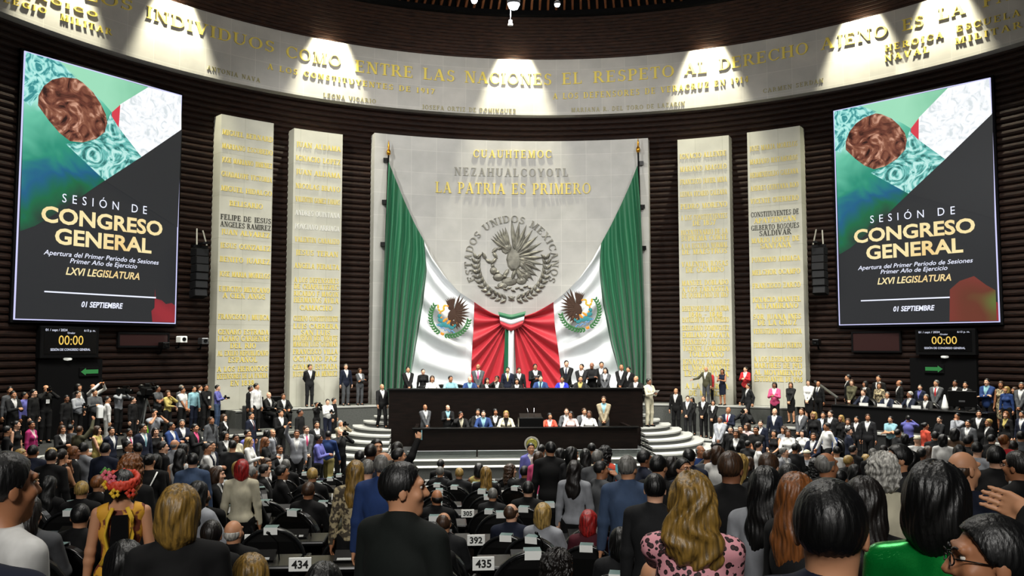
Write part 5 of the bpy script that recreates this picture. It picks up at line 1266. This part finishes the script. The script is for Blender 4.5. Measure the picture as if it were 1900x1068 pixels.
ZONES['F'] = dict(ph='among the numbered desks', an=('leopard blouse', 1283), P='''
15 843 3.05 m s 115 sh k H w k tr
-64 884 2.4 m s 150 sh k H n k
228 872 6.2 f s 175 br k D f - tr
243 846 7.6 f s 150 cu a H k k
335 903 3.75 f s 175 bo h H k k tr
232 1006 4.3 f l 175 lo k J k k
432 891 6.6 f l 130 lo k J l k
461 878 9 f l 150 bo a H k k
490 972 7.0 m l 165 ba w J k k
393 966 6.9 m l 160 sh d J k k
140 922 7.6 m l 150 sh d J k k
150 936 7.2 m l 150 sh k J k k
52 920 5.6 f l 170 lo d H g k
465 1030 4.4 f l 175 bo h H k k
598 930 8.6 f l 175 cu b J o k
551 894 11 m l 150 sh b J k k
602 1046 4.4 f l 175 bo k J k k
750 861 4.15 m s 140 sh k J K k tr,y-45
660 855 8.6 f s 175 lo h H F k
682 853 9.2 m s 160 sh g H b k
713 838 7.6 m s 170 re g S b -
688 824 12 m s 160 sh d S n -
699 815 13 m s 20 sh k J k k
667 836 14 m s 165 sh k J c k
738 820 13.5 m s 165 sh d J c k
741 832 12.4 m u 100 sh k S k - it=phone,sh=v
824 950 8.4 m l 165 re b J c k
834 907 11.2 m l 175 ba d J k k
921 937 8.9 m l 170 re b S n -
905 902 14 m l 170 sh g J c k
896 860 17.5 f l 170 bo k D y -
901 866 14.8 f l 170 lo h H k k
948 862 17 f l 100 cu b J c k
962 866 15.5 m l 150 sh k J c k
833 866 18 f l 170 sh g J c k
852 868 17.2 m l 165 sh y J c k
823 853 20 m l 175 sh k J k k
980 893 12 m l 170 sh k S k -
1008 934 12 f l 160 bo y J l k
1036 1003 5.9 f l 140 cu d H w k
1093 947 8.6 f l 175 bo r H u k
1152 980 6.8 f l 175 bo k J c k
822 984 6.6 f l 175 lo k J k k
1213 1036 4.5 m l 160 ba b J k k
985 822 19.5 m s 30 sh k J v k
1005 824 18.5 f s 160 bu k H P k
1000 838 15.5 f s 150 bo b J p k
1021 820 14 m s 178 sh k S k -
1041 832 18 f s 150 bo k H k k
1062 830 13.6 f s 140 bo k J c k
1066 855 10.6 f s 165 lo d H l k
1086 833 14.6 f s 165 lo k H i k
1109 836 12.6 m s 170 sh g S g -
1098 822 19 m s 170 sh k H k k
1116 856 10.6 m k 120 sh k H g k it=phone
1124 829 13.5 f s 140 cu k J R k
1165 846 7.8 m s 172 sh g S s -
1197 836 11.4 m s 110 sh k S n -
1222 845 8.6 m s 150 sh k H k k
1215 880 6.1 m s 160 sh k S c -
1249 848 11 f s 130 bo d H k k
1268 851 9.2 m s 20 sh k S n - g
1279 833 11 m s 165 sh k S n -
1300 826 16.5 m s 20 re g H b k
1333 828 13 f s 150 bo b H w k
1283 880 3.7 f h 178 ml h H z k
1356 839 6 m s 160 sh b S k -
1374 843 8.8 f s 140 lo y J k k
1427 841 7.4 m s 172 sh b J c k
1421 868 4.9 f s 160 lo k J l k
1465 862 6 m s 160 sh k S k -
1480 880 4.6 f s 130 lo a J c k
1534 839 7.4 m s 155 re g S k -
1637 843 5.7 f s 178 cs w H i k
1665 826 7.2 m s -60 sh k J c k sh=w
1602 888 3.9 f s 165 lo d H k k tr
1788 837 5.6 m s 150 ba b H n k
1848 828 8.4 m s 165 sh k S k -
1886 838 6.5 m s 240 sh d J k k g
1540 896 2.05 m s 158 sh k S n - tr
1740 862 2.75 f s 176 bo k T E k tr
1833 962 2.05 m s -150 sh k J k k tr,g,y75
1690 838 9 f s 170 bo k J k k
2172 858 2.7 m w 178 sh k H k k
''')
ZONES['R'] = dict(ph='in long desk side crowd', an=('curved stairs', 1250), P='''
1336 772 29.6 m c -20 sh g J l k
1338 786 26.5 m l -20 sh g H w k
1355 790 27.5 m s -20 sh k H k k
1366 797 25 f s -20 bo b J k k
1374 789 27 m s -30 sh k H k k
1386 785 27.5 f s -30 bo b H P k
1403 790 26 m c -20 sh k T k k
1411 779 28 m s -30 sh k S n -
1436 797 25.5 f l -20 bo k D k -
1462 797 25.2 f l -20 lo b H w k
1454 791 27.2 f l -30 cu b H l k
1489 797 25.8 f l -30 bo k H w k
1509 803 24.8 m l -30 sh b J n k sh=w
1512 786 26.6 m l -30 sh b J b k
1540 796 25 m l -30 sh k S b -
1534 784 26.2 m m -60 sh d H w k
1437 753 30.6 m j -20 ba b J n k sh=w
1487 757 30.4 m c -40 sh b J g k sh=w
1510 764 31 f s -30 bo y H k k
1527 764 29.8 m s -30 sh d S s - sh=w
1541 761 30.4 m s -30 sh d S c -
1560 770 29.8 f s -40 lo y H k k
1573 776 29 f s -30 bo b J k k
1589 772 29.8 m s -30 sh k S c -
1610 768 28.8 m s -20 sh b J c k sh=w
1575 793 25.5 m s 100 sh k J n k
1652 772 28.4 m x -30 sh d T q k
1685 770 28.2 m k 170 sh k H v k
1717 783 26.4 f s 120 bu k H R k
1743 772 29 m p -60 sh d H c k it=cam
1776 766 28.6 m h -30 sh k H l k
1796 779 26.2 m s -30 sh d J g k
1816 761 28.6 m b -20 sh d S k -
1834 777 26 m s -70 sh y S k -
1866 763 28.2 f s -40 lo a J k k sh=y
1897 762 28.6 m s -40 sh k S n -
1680 805 21.5 f s 160 bo k H k k
1666 796 23 m s 120 sh k J c k
1702 808 19.8 m s 170 cap i H w k
1735 800 20 m s 160 sh k J c k
1750 806 18.5 f s 170 bo k H w k
1772 795 17.5 f s 150 bo k H d k
1797 808 16.5 m s 120 sh k J c k
1813 820 13.5 m s 150 sh k H l k
1863 806 15 f s 170 bu a H r k
1880 818 15.5 m s 160 sh d H i k
1894 800 17.5 m s 170 sh k S g -
1408 819 22 m s 100 sh d H w k
1388 817 24 m s 150 sh k J c k
1326 820 21 m s 160 sh k H c k
1312 836 15.5 m k 170 sh b H g k it=cam
1475 823 20.5 m s 150 sh k H c k
1455 830 18.5 m s 60 sh g J l k
1497 834 17 m l 160 cap i H l k
1443 849 14.5 m l 150 sh g J k k
1552 828 18.5 m s 170 sh k H w k
1583 826 19 m s 150 sh d J k k
1620 832 17 m s 160 sh g J k k
1640 826 18.5 m s 150 sh d J c k
1512 851 13.2 f l 150 cu k J k k
1575 845 15 m l 150 sh y J k k
1607 843 15 f l 160 bo y J k k
1625 838 15.6 m l 160 sh k J k k
1648 831 16.2 m l 150 sh d J c k
1390 840 14 f l 160 bo b J k k
1300 850 13.6 f l 170 bo k J k k
1722 822 14.5 f l 170 lo b H k k
1585 862 11.6 f l 165 bo k J c k
1560 872 10.4 m l 170 sh k J c k
1620 868 10.8 m l 160 sh k J k k
1840 806 18.5 m s 150 sh k J k k
1780 826 13.5 f s 160 lo k H c k
1710 826 15.5 m l 170 sh k H k k
''')
ZONES['H'] = dict(d=40, z=1.2, R=18.5, st=1, ph='behind the long desk', an=('slabs', 1500), P='''
1573 694 - m s -80 sh k S k -
1580 704 - f c -30 lo b H o k
1605 707 - f s -40 bo k J k k
1630 696 - m s -30 sh d S k -
1631 710 - f s -30 bo b H F k
1668 705 - m s -70 re g S k -
1707 713 - m s -40 sh k J n k sh=v
1737 705 - m c -25 sh g S g r
1772 705 - m s -30 sh k S k -
1791 708 - m s -40 sh k S k -
1831 702 - m x -30 sh k J b k sh=q
1857 707 - f s -30 lo b D F -
1867 717 - f s -30 bo y H b k
1882 718 - f s -60 bo b H k k
1895 709 - m c -30 sh g S g -
''')
ZONES['T'] = dict(d=40, z=1.2, R=17.6, st=1, ph='at the long desk', an=('slabs', 1500), P='''
1602 722 - m t -50 sh b J n k sh=w
1646 727 - m t -30 sh g S n -
1688 726 - m t -50 sh w S n -
1718 731 - m t -30 sh g J c k
1793 729 - m t -20 sh b H k k
''')
HD = {'sh': 'short haired', 'ba': 'bald', 're': 'balding', 'bo': 'bob haired', 'lo': 'long haired', 'cu': 'curly haired', 'cs': 'curly haired', 'ml': 'wavy haired', 'bu': 'hair-in-bun', 'po': 'ponytailed', 'no': '', 'br': 'braided', 'cap': 'capped', 'ca': 'capped'}
PD = {'s': '', 'c': 'hands clasped', 'b': 'hands behind back', 'x': 'arms crossed', 'p': 'hands held up', 'k': 'hands at face', 'u': 'one arm raised', 'U': 'both arms raised', 'g': 'arm stretched out', 'h': 'hand at chin', 'm': 'stepping', 'j': 'legs apart', 't': 'seated', 'l': 'seated', 'q': 'seated, hand on cheek'}
LABELS = {(750, 861): 'large man in dark green jacket looking back over his shoulder, nearest the middle', (335, 903): 'honey blonde bob haired woman in black seen from behind, wide shoulders', (15, 843): 'black haired man in white shirt in profile at the picture edge', (228, 872): 'woman in embroidered yellow dress with red ribbon braid round her head',
 (1283, 880): 'woman with long honey blonde hair in pink leopard print blouse', (1540, 896): 'dark haired man in navy suit and white collar, biggest head near the camera', (1740, 862): 'woman with sleek black bob in green sequin top', (1833, 962): 'dark haired man with glasses, face turned, low beside the green sequin top', (1602, 888): 'woman with long dark hair in black between navy suited man and green sequin woman',
 (2172, 858): 'person in black reaching an open hand in at the edge beside the man with glasses', (-64, 884): 'navy clothed shoulder of a person cut off below the man in white shirt', (709, 712): 'bald man in black suit walking down the curved stairs', (1204, 702): 'man in cream suit reading papers on the curved stairs'}
NORD = ['', 'first', 'second', 'third', 'fourth', 'fifth', 'sixth', 'seventh', 'eighth', 'ninth', 'tenth', 'eleventh', 'twelfth']
def solve(px, py, d0, seat, zf, stair, st=0, R=18.75):
    H = 1.30 if seat else 1.72; best = None
    q = cyl(*on_cyl(px, py, R), R) if py < 830 else None
    if q is not None: d0 = min(d0, (np.array(q)-CAM) @ AX_F)
    for k in [0, .25, -.25] if st else [0, 1, -1, 2, -2, 3, -3, 4, -4, 5, -5, 6, -6, 7, -7, 8, -8, 10, -10, 12, -12, 14, -14]:
        d = d0*(1+.022*k) if d0 > 8 else d0*(1+.03*k)
        p = at(px, py, d); fz = zf if zf is not None else floor_z(p[0], p[1])
        if stair: fz = max(fz, stair_z(p[0], p[1]))
        s = (p[2]-fz)/H; pen = max(0, abs(s-.99)-(.06 if not seat else .09))*12+abs(k)*.05
        near = min([math.hypot(p[0]-ox, p[1]-oy) for ox, oy in OCC] or [9]); pen += max(0, .46-near)*8
        if p[1] > 20: pen += max(0, math.hypot(p[0]-HC[0], p[1]-HC[1])-18.75)*20
        if best is None or pen < best[0]: best = (pen, p, fz, s)
    return best[1:]
PEOPLE = []
for zn, Z in ZONES.items():
    for ln in Z['P'].strip().splitlines():
        t = ln.split(); px, py = int(t[0]), int(t[1]); seat = t[4] in SEATED; opt = t[11] if len(t) > 11 else ''
        op = dict((o.split('=')+[''])[:2] for o in opt.split(',') if o); d0 = float(t[2]) if t[2] != '-' else Z['d']
        p, fz, s = solve(px, py, d0, seat, Z.get('z'), Z.get('stair'), Z.get('st', 0), Z.get('R', 18.75)); s = min(max(s, .84), 1.12)
        if zn == 'F' and seat and d0 > 4:                # seated deputies sit in the chairs of the desk rows
            cand = [(math.hypot(p[0]-(-3.86+.82*k), p[1]-(y-.72)), -3.86+.82*k, y-.72) for y, n0 in ROWS for k in range(-10, 17)]; c = min(cand)
            if c[0] < .75 and min([math.hypot(c[1]-a, c[2]-b) for a, b in OCC] or [9]) > .4: p = np.array([c[1], c[2], p[2]]); fz = floor_z(c[1], c[2])
        OCC.append((p[0], p[1]))
        yaw = next((int(o[1:]) for o in op if o[0] == 'y' and o[1:].lstrip('-').isdigit()), [0, 12, -14, 0, 20][len(PEOPLE) % 5] if abs(float(t[5])) < 150 else [0, 18, -18, 8][len(PEOPLE) % 4])
        dep = (p-CAM) @ AX_F; lod = 'near' if dep < 7 else ('mid' if dep < 14 else 'far')
        if lod == 'far': yaw = round(yaw/20)*20
        PEOPLE.append(dict(z=zn, px=px, py=py, p=p, fz=fz, s=s, t=t, op=op, seat=seat, yaw=yaw, lod=lod, dep=dep))
def dedupe(L, key):
    g = {}
    for P in L: g.setdefault(P[key], []).append(P)
    for lb, M in g.items():
        if len(M) > 1:
            an, ax = ZONES[M[0]['z']]['an']; M.sort(key=lambda P: abs(P['px']-ax))
            for i, P in enumerate(M): P[key] = lb+', '+(NORD[i+1] if len(M) > 2 else ('nearer' if i == 0 else 'farther'))+' from '+an
for P in PEOPLE:
    t, Z = P['t'], ZONES[P['z']]; c1 = COLNAME[t[9]]; who = 'man' if t[3] == 'm' else 'woman'; hd = HD[t[6]]
    if t[6] not in ('ba', 'no', 'cap'): hd = (hd+' '+HAIRC[t[7]][0] if hd in ('balding', 'hair-in-bun') else HAIRC[t[7]][0]+'-haired' if hd == 'short haired' else hd.replace(' haired', '')+' '+HAIRC[t[7]][0]+'-haired')
    gar = {'S': 'suit', 'J': 'jacket', 'H': 'top', 'T': 't-shirt', 'D': 'dress', 'V': 'blouse'}[t[8]]
    if t[8] == 'S' and t[10] != '-': gar += ', '+COLNAME[t[10]]+' tie'
    w = lambda pose: ' '.join(('%s %s in %s %s%s %s' % (hd, who, c1, gar, (', '+PD[t[4]]) if pose and PD[t[4]] else '', Z['ph'])).split())
    lb = LABELS.get((P['px'], P['py'])); P['label'] = lb or (w(1) if len(w(1).split()) < 12 else w(0))
    P['chair'] = 'armchair of the %s in %s %s' % ((hd+' '+who).strip(), c1, Z['ph'].replace('press gallery', 'press').replace('among the numbered desks', 'by numbered desks').replace('in long desk side', 'in far'))
dedupe(PEOPLE, 'label'); dedupe([P for P in PEOPLE if P['seat']], 'chair')
for P in PEOPLE:
    if len(P.get('chair', '').replace('-', ' ').split()) > 15: P['chair'] = P['chair'].replace('armchair of the ', 'chair of ').replace(' short haired', '')
def item(kind, loc, rz, label, group=None):
    e = empty({'cam': 'photo_camera', 'phone': 'mobile_phone', 'paper': 'paper_sheet', 'video': 'video_camera'}[kind], tuple(loc), rz, label, {'cam': 'camera', 'phone': 'phone', 'paper': 'paper', 'video': 'video camera'}[kind], group)
    if kind == 'phone':
        b = MB(); b.rbox(-.036, .036, -.005, .005, -.075, .075, .006); b.build('body', M_BLACK, e)
        b = MB(); b.box(-.032, .032, .005, .006, -.068, .068); b.build('screen', mat('phone_screen', '0a1a20', .2, 0, '6fb8c0', .5), e)
    elif kind == 'paper':
        b = MB(); M = Matrix.Rotation(-.7, 4, 'X'); b.box(-.105, .105, -.15, .15, 0, .004, M); b.build('sheet', M_PAPER, e)
        b = MB(); [b.box(-.08, .08, .11-.04*i, .12-.04*i, .004, .005, M) for i in range(6)]; b.build('printed_lines', M_STONE_L, e)
    else:
        k = 1.0 if kind == 'cam' else 1.9
        b = MB(); b.rbox(-.07*k, .07*k, -.035*k, .06*k*(1 if kind == 'cam' else 2.4), -.05*k, .05*k, .02); b.build('body', M_BLACKM, e)
        b = MB(); b.lathe([(.0, 0), (.036*k, .0), (.042*k, .12*k), (.036*k, .13*k), (0, .12*k)], (0, 0, 0), 14); M = Matrix.Translation((0, -.03*k, 0)) @ Matrix.Rotation(math.pi/2, 4, 'X'); b.v = [tuple(M @ Vector(p)) for p in b.v]; b.build('lens', M_BLACK, e)
        b = MB(); b.rbox(-.03*k, .03*k, -.03*k, .03*k, .05*k, .1*k, .008); b.build('flash' if kind == 'cam' else 'top_light', M_BLACK, e)
        if kind == 'video': b = MB(); b.tube([(0, .1, .1), (0, .0, .19), (0, -.16, .19), (0, -.22, .1)], .016, 6); b.build('handle', M_BLACK, e)
    return e
for i, P in enumerate(PEOPLE):
    t = P['t']; p = P['p']; to_cam = math.atan2(CAM[0]-p[0], -(CAM[1]-p[1])); rz = to_cam+math.radians(float(t[5]))
    e = make_person((p[0], p[1], P['fz']), rz, P['s'], t[3], t[4], P['yaw'], t[6], t[7], t[8], t[9], t[10], P['op'].get('sh'), [1, 0, 2, 1, 1, 2, 0, 1, 3][i % 9], P['lod'], 'g' in P['op'])
    tag(e, P['label'], 'person', 'people '+ZONES[P['z']]['ph']); P['o'] = e; P['rz'] = rz
    short = P['label'].split(',')[0]
    if P['seat']: chair((p[0], p[1], P['fz']), rz+math.pi, P['chair'], 'occupied armchairs '+ZONES[P['z']]['ph'], card=P['z'] in 'EFR', s=min(1.05, P['s']))
    it = P['op'].get('it')
    if it:
        f = V3(math.sin(rz), -math.cos(rz), 0); s = P['s']; dz = -.42 if P['seat'] else 0
        up, fw = {'k': (1.60, .25), 'p': (1.22, .32), 'u': (1.93, .28), 'U': (1.80, .34)}[t[4]]; sd = V3(math.cos(rz), math.sin(rz), 0)*(-.24 if t[4] == 'u' else 0)
        item(it, p*V3(1, 1, 0)+V3(0, 0, P['fz']+(up+dz)*s)+f*fw*s+sd*s, rz, {'cam': 'photo camera', 'phone': 'raised phone', 'paper': 'white sheet', 'video': 'shoulder video camera'}[it]+' of '+P['label'].replace(',', '') if len(P['label'].split()) < 14 else it+' of '+short, 'things held by the press' if it in ('cam', 'video') else None)
# ------------------------------------------------------------------ armchairs left free at the podium, seats, and small furniture
seats()
for x, y, d, s, lb in ((819, 705, 32.9, 0, 'white topped woman'), (852, 705, 32.9, 0, 'bald man in blue'), (1030, 705, 32.9, 0, 'bright blue jacket'), (1064, 705, 32.9, 0, 'gold scarf'), (976, 771, 30.3, 0, 'lectern'), (1074, 765, 31.3, 0, 'woman in white')):
    p = at(x, y, d); fz = Z_STAGE if y < 740 else .6
    if min([math.hypot(p[0]-a, p[1]-b) for a, b in OCC]) > .3: chair((p[0], p[1], fz), math.pi, 'empty black armchair at the podium desks next to the '+lb, 'empty armchairs at the podium', card=False)
def place_small(px, py, zt, y0): p = at(px, py, 1.0)-CAM; k = (y0-CAM[1])/p[1]; return (CAM+p*k)[0]
for i, (px, w) in enumerate(((772, 'stair side end'), (803, 'woman in white top'), (838, 'aqua topped man'), (874, 'bald man in blue'), (925, 'man with hand on cheek'), (960, 'curly haired woman'), (1004, 'man in blue suit'), (1045, 'woman in bright blue'), (1130, 'grey jacketed woman'), (1150, 'clasped hands bald man'), (1175, 'seated bald man'))):
    x = place_small(px, 715, 0, 32.0); b = MB(); b.box(-.15, .15, -.1, .1, 0, .012); b.box(-.13, .13, -.09, .09, .012, .02); o = b.build('paper_stack', M_PAPER); o.location = (x, 32.0, 2.47); tag(o, 'white papers on the upper desk before the '+w, 'papers', 'papers on the podium desks')
    if i % 2: b = MB(); b.lathe([(0, 0), (.032, 0), (.034, .16), (.014, .2), (.014, .225), (0, .228)], (0, 0, 0), 10); o = b.build('water_bottle', mat('bottle_plastic', 'b9c4c6', .15), None, True); o.location = (x+.28, 32.0, 2.47); tag(o, 'small water bottle on the upper desk by the '+w, 'bottle', 'bottles on the podium desk')
for px, w in ((800, 'bald man in grey'), (858, 'man with hand on cheek'), (899, 'blue suited man'), (1022, 'coral jacketed woman'), (1060, 'pale pink topped woman'), (1108, 'tan jacketed man')):
    x = place_small(px, 788, 0, 29.6); b = MB(); b.box(-.15, .15, -.1, .1, 0, .012); o = b.build('paper_stack', M_PAPER); o.location = (x, 29.6, 1.33); tag(o, 'white papers on the lower desk before the '+w, 'papers', 'papers on the podium desks')
# long press desk and its monitors
def straight(px0, px1, py, d0, d1): a = at(px0, py, d0); c = at(px1, py, d1); return a, c
wd = lambda px, R: (np.array(cyl(*on_cyl(px, 757, R), R))-CAM) @ AX_F
a, c = straight(1545, 1835, 757, wd(1545, 16.8), wd(1835, 16.8)); L = math.hypot(c[0]-a[0], c[1]-a[1]); rz = math.atan2(c[1]-a[1], c[0]-a[0]); zt = (a[2]+c[2])/2
e = empty('press_desk', ((a[0]+c[0])/2, (a[1]+c[1])/2, 1.2), rz, 'long black desk with people and monitors below the clock, near the women in printed dresses', 'desk')
b = MB(); b.rbox(-L/2, L/2, -.1, .6, zt-1.25, zt-1.2, .02); b.build('worktop', M_BLACK, e)
b = MB(); b.box(-L/2, L/2, -.06, -.02, -.6, zt-1.25); b.build('front_panel', M_BLACKM, e)
for s in (-1, 1): b = MB(); b.box(s*L/2-.02, s*L/2+.02, -.06, .58, 0, zt-1.25); b.build('side_panel', M_BLACKM, e)
def along(px): k = (px-1545)/(1835-1545); q = a*(1-k)+c*k; return np.array([q[0]-math.sin(rz)*.2, q[1]+math.cos(rz)*.2, zt-.0])
for px, w in ((1604, 'navy jacketed man'), (1640, 'grey-haired man'), (1670, 'black suited man looking aside'), (1705, 'white-haired man')):
    q = along(px); b = MB(); b.box(-.17, .17, -.012, .012, 0, .1); o = b.build('name_card', M_PAPER); o.location = q; o.rotation_euler[2] = rz; tag(o, 'white card on the long press desk before the '+w, 'card', 'cards on the long press desk')
q = along(1787); e = empty('monitor', tuple(q), rz, 'large black monitor on the long press desk before a seated man', 'monitor')
b = MB(); b.rbox(-.47, .47, -.02, .03, .14, .68, .02); b.build('screen_back', M_BLACK, e); b = MB(); b.box(-.05, .05, .0, .04, 0, .3); b.rbox(-.16, .16, -.08, .12, 0, .02, .02); b.build('stand', M_BLACKM, e); b = MB(); b.box(-.1, .1, -.026, -.02, .3, .36); b.build('vent_plate', M_STEEL, e)
q = along(1757); b = MB(); b.lathe([(0, 0), (.1, 0), (.12, .1), (.05, .4), (.02, .52), (0, .53)], (0, 0, 0), 14); o = b.build('white_vase', M_WHITE, None, True); o.location = q; tag(o, 'tall white rounded object on the long press desk beside the monitor', 'ornament')
# control desk by the slabs
p = at(493, 757, 33.6); e = empty('control_desk', (p[0], p[1], 1.06), .45, 'black control desk with monitors under the marble slabs near the standing guard', 'desk')
hh = p[2]-1.06
b = MB(); b.rbox(-.95, .95, -.3, .3, hh-.04, hh, .02); b.build('worktop', M_BLACK, e); b = MB(); b.box(-.93, .93, -.28, -.24, 0, hh-.04); b.build('front_panel', M_BLACKM, e)
for s in (-1, 1): b = MB(); b.box(s*.9-.02, s*.9+.02, -.28, .28, 0, hh-.04); b.build('side_panel', M_BLACKM, e)
for i, (dx, lb) in enumerate(((-.35, 'slab side'), (.3, 'stage side'))):
    m = empty('monitor', (p[0]+dx, p[1]+.1+dx*.48, 1.06+hh), .45, 'black monitor on the control desk, %s' % lb, 'monitor', 'monitors on the control desk')
    b = MB(); b.rbox(-.27, .27, -.02, .02, .1, .45, .02); b.build('screen_back', M_BLACK, m); b = MB(); b.box(-.03, .03, -.01, .03, 0, .2); b.rbox(-.12, .12, -.08, .1, 0, .02, .02); b.build('stand', M_BLACKM, m)
p = at(466, 757, 32.9); e = empty('black_cabinet', (p[0], p[1], 1.06), .5, 'grey-black equipment box in front of the man in white beside the slabs', 'cabinet')
b = MB(); b.rbox(-.28, .28, -.25, .25, 0, p[2]-1.06+.1, .03); b.build('body', mat('dark_grey_box', '26282a', .7), e); b = MB(); b.box(-.25, .25, -.256, -.25, .1, p[2]-1.06); b.build('front_grille', M_BLACKM, e)
# tripod of the broadcast camera
p = at(272, 738, 30.3); e = empty('camera_tripod', (p[0], p[1], 1.1), 0, 'silver tripod carrying a large broadcast camera among the press', 'tripod'); ht = p[2]-1.1
for k in range(3):
    an = 2*math.pi*k/3+.5; b = MB(); b.tube([(0, 0, ht), (.42*math.cos(an), .42*math.sin(an), 0)], .02, 6); b.tube([(.04, 0, ht-.1), (.34*math.cos(an), .34*math.sin(an), .25)], .014, 6); b.build('leg', M_STEEL, e)
b = MB(); b.rbox(-.09, .09, -.09, .09, ht, ht+.1, .02); b.build('head', M_BLACKM, e)
e2 = empty('broadcast_camera', (p[0], p[1], p[2]+.1), .5, 'large black broadcast camera on the silver tripod', 'video camera')
b = MB(); b.rbox(-.13, .13, -.2, .45, 0, .28, .04); b.build('body', M_BLACKM, e2); b = MB(); b.rbox(-.1, .1, -.55, -.2, .04, .24, .03); b.build('lens_hood', M_BLACK, e2); b = MB(); b.rbox(-.08, .08, -.1, .12, .3, .42, .02); b.build('viewfinder', M_BLACK, e2)
# hair ribbon of the woman in the embroidered dress, leopard blouse collar details
P = next(P for P in PEOPLE if (P['px'], P['py']) == (228, 872)); e = P['o']; M_RIB = mat('red_ribbon', 'c23a24', .6); M_YR = mat('yellow_flower', 'd9b02c', .7); M_PK = mat('pink_flower', 'd76a78', .7); M_FG2 = mat('ribbon_green', '4f8a3a', .7)
def ribpt(t, r=1.0): return (.108*r*math.cos(t), .02+.128*r*math.sin(t), 1.60+.05+.03*math.sin(t)*-1)
b = MB(); n = 44
for ph in (0, math.pi): b.tube([tuple(np.array(ribpt(2*math.pi*i/n))+np.array([0, 0, .026*math.sin(9*2*math.pi*i/n+ph)])) for i in range(n+1)], .021, 7)
rb = b.build('ribbon_braid', M_RIB, e, True)
for ang, m, z in ((.6, M_YR, .0), (.95, M_PK, .05), (.35, M_PK, .06), (1.25, M_YR, -.05), (2.2, M_RIB, -.06), (.15, M_FG2, .07)):
    b = MB(); c0 = np.array(ribpt(ang, 1.08))+np.array([0, 0, z])
    for k in range(5): q = c0+np.array([.024*math.cos(k*1.257), .0, .024*math.sin(k*1.257)]); b.lathe([(0, -.02), (.02, 0), (0, .02)], tuple(q), 8)
    b.build('ribbon_flower', m, rb, True)
for s in (-1, 1):                                    # bright bands of the embroidered vest
    b = MB(); b.tube([(s*.05, .135, 1.46), (s*.085, .15, 1.38), (s*.09, .15, 1.26), (s*.07, .135, 1.12), (s*.12, .12, 1.04)], .016, 7); b.build('embroidered_band', M_YR, e, True)
b = MB(); b.poly([(-.055, .142, 1.40), (.055, .142, 1.40), (.07, .135, 1.1), (-.07, .135, 1.1), (-.055, .11, 1.40), (.055, .11, 1.40), (.07, .1, 1.1), (-.07, .1, 1.1)], [(0, 1, 2, 3), (0, 4, 5, 1), (1, 5, 6, 2), (2, 6, 7, 3), (3, 7, 4, 0)]); b.build('dark_back_panel', M_BLACKM, e)
# white strap bag of the woman in black, light vest
P = next(P for P in PEOPLE if (P['px'], P['py']) == (278, 841)); e = P['o']
b = MB(); b.tube([(-.12, .10, 1.455), (-.08, .15, 1.36), (.02, .15, 1.15), (.13, .13, .95)], .012, 6); b.build('strap', M_WHITE, e, True)
# foam bag and lime vest in the press area
p = at(279, 790, 30.0); fz = floor_z(p[0], p[1]); b = MB(); b.rbox(-.1, .1, -.06, .06, 0, .42, .04); o = b.build('lime_bag', mat('lime_fabric', '7fd62a', .6), None); o.location = (p[0], p[1], fz); tag(o, 'bright lime green bag on the floor by the kneeling photographer', 'bag')
P = next(P for P in PEOPLE if (P['px'], P['py']) == (200, 735)); e = P['o']; b = MB(); b.rbox(-.16, .16, .13, .32, 1.02, 1.44, .06); b.build('backpack', M_WHITE, e)
P = next(P for P in PEOPLE if (P['px'], P['py']) == (86, 714)); e = P['o']; b = MB(); b.box(-.05, .05, -.165, -.155, 1.18, 1.30); b.build('press_badge', M_WHITE, e)
P = next(P for P in PEOPLE if (P['px'], P['py']) == (383, 713)); e = P['o']; b = MB(); b.box(-.04, .04, -.165, -.155, 1.2, 1.29); b.build('press_badge', M_WHITE, e)
# handrail near the press desk
p = at(1512, 707, 35.2); q = at(1555, 738, 33.2); e = empty('handrail', (0, 0, 0), 0, 'sloping steel handrail between the slabs and the long press desk', 'handrail')
b = MB(); b.tube([tuple(p), tuple(q)], .05, 8); b.build('rail', M_STEEL, e)
for k in (.1, .9): m = p*(1-k)+q*k; b = MB(); b.tube([tuple(m), (m[0], m[1], 1.0)], .03, 6); b.build('post', M_STEEL, e)
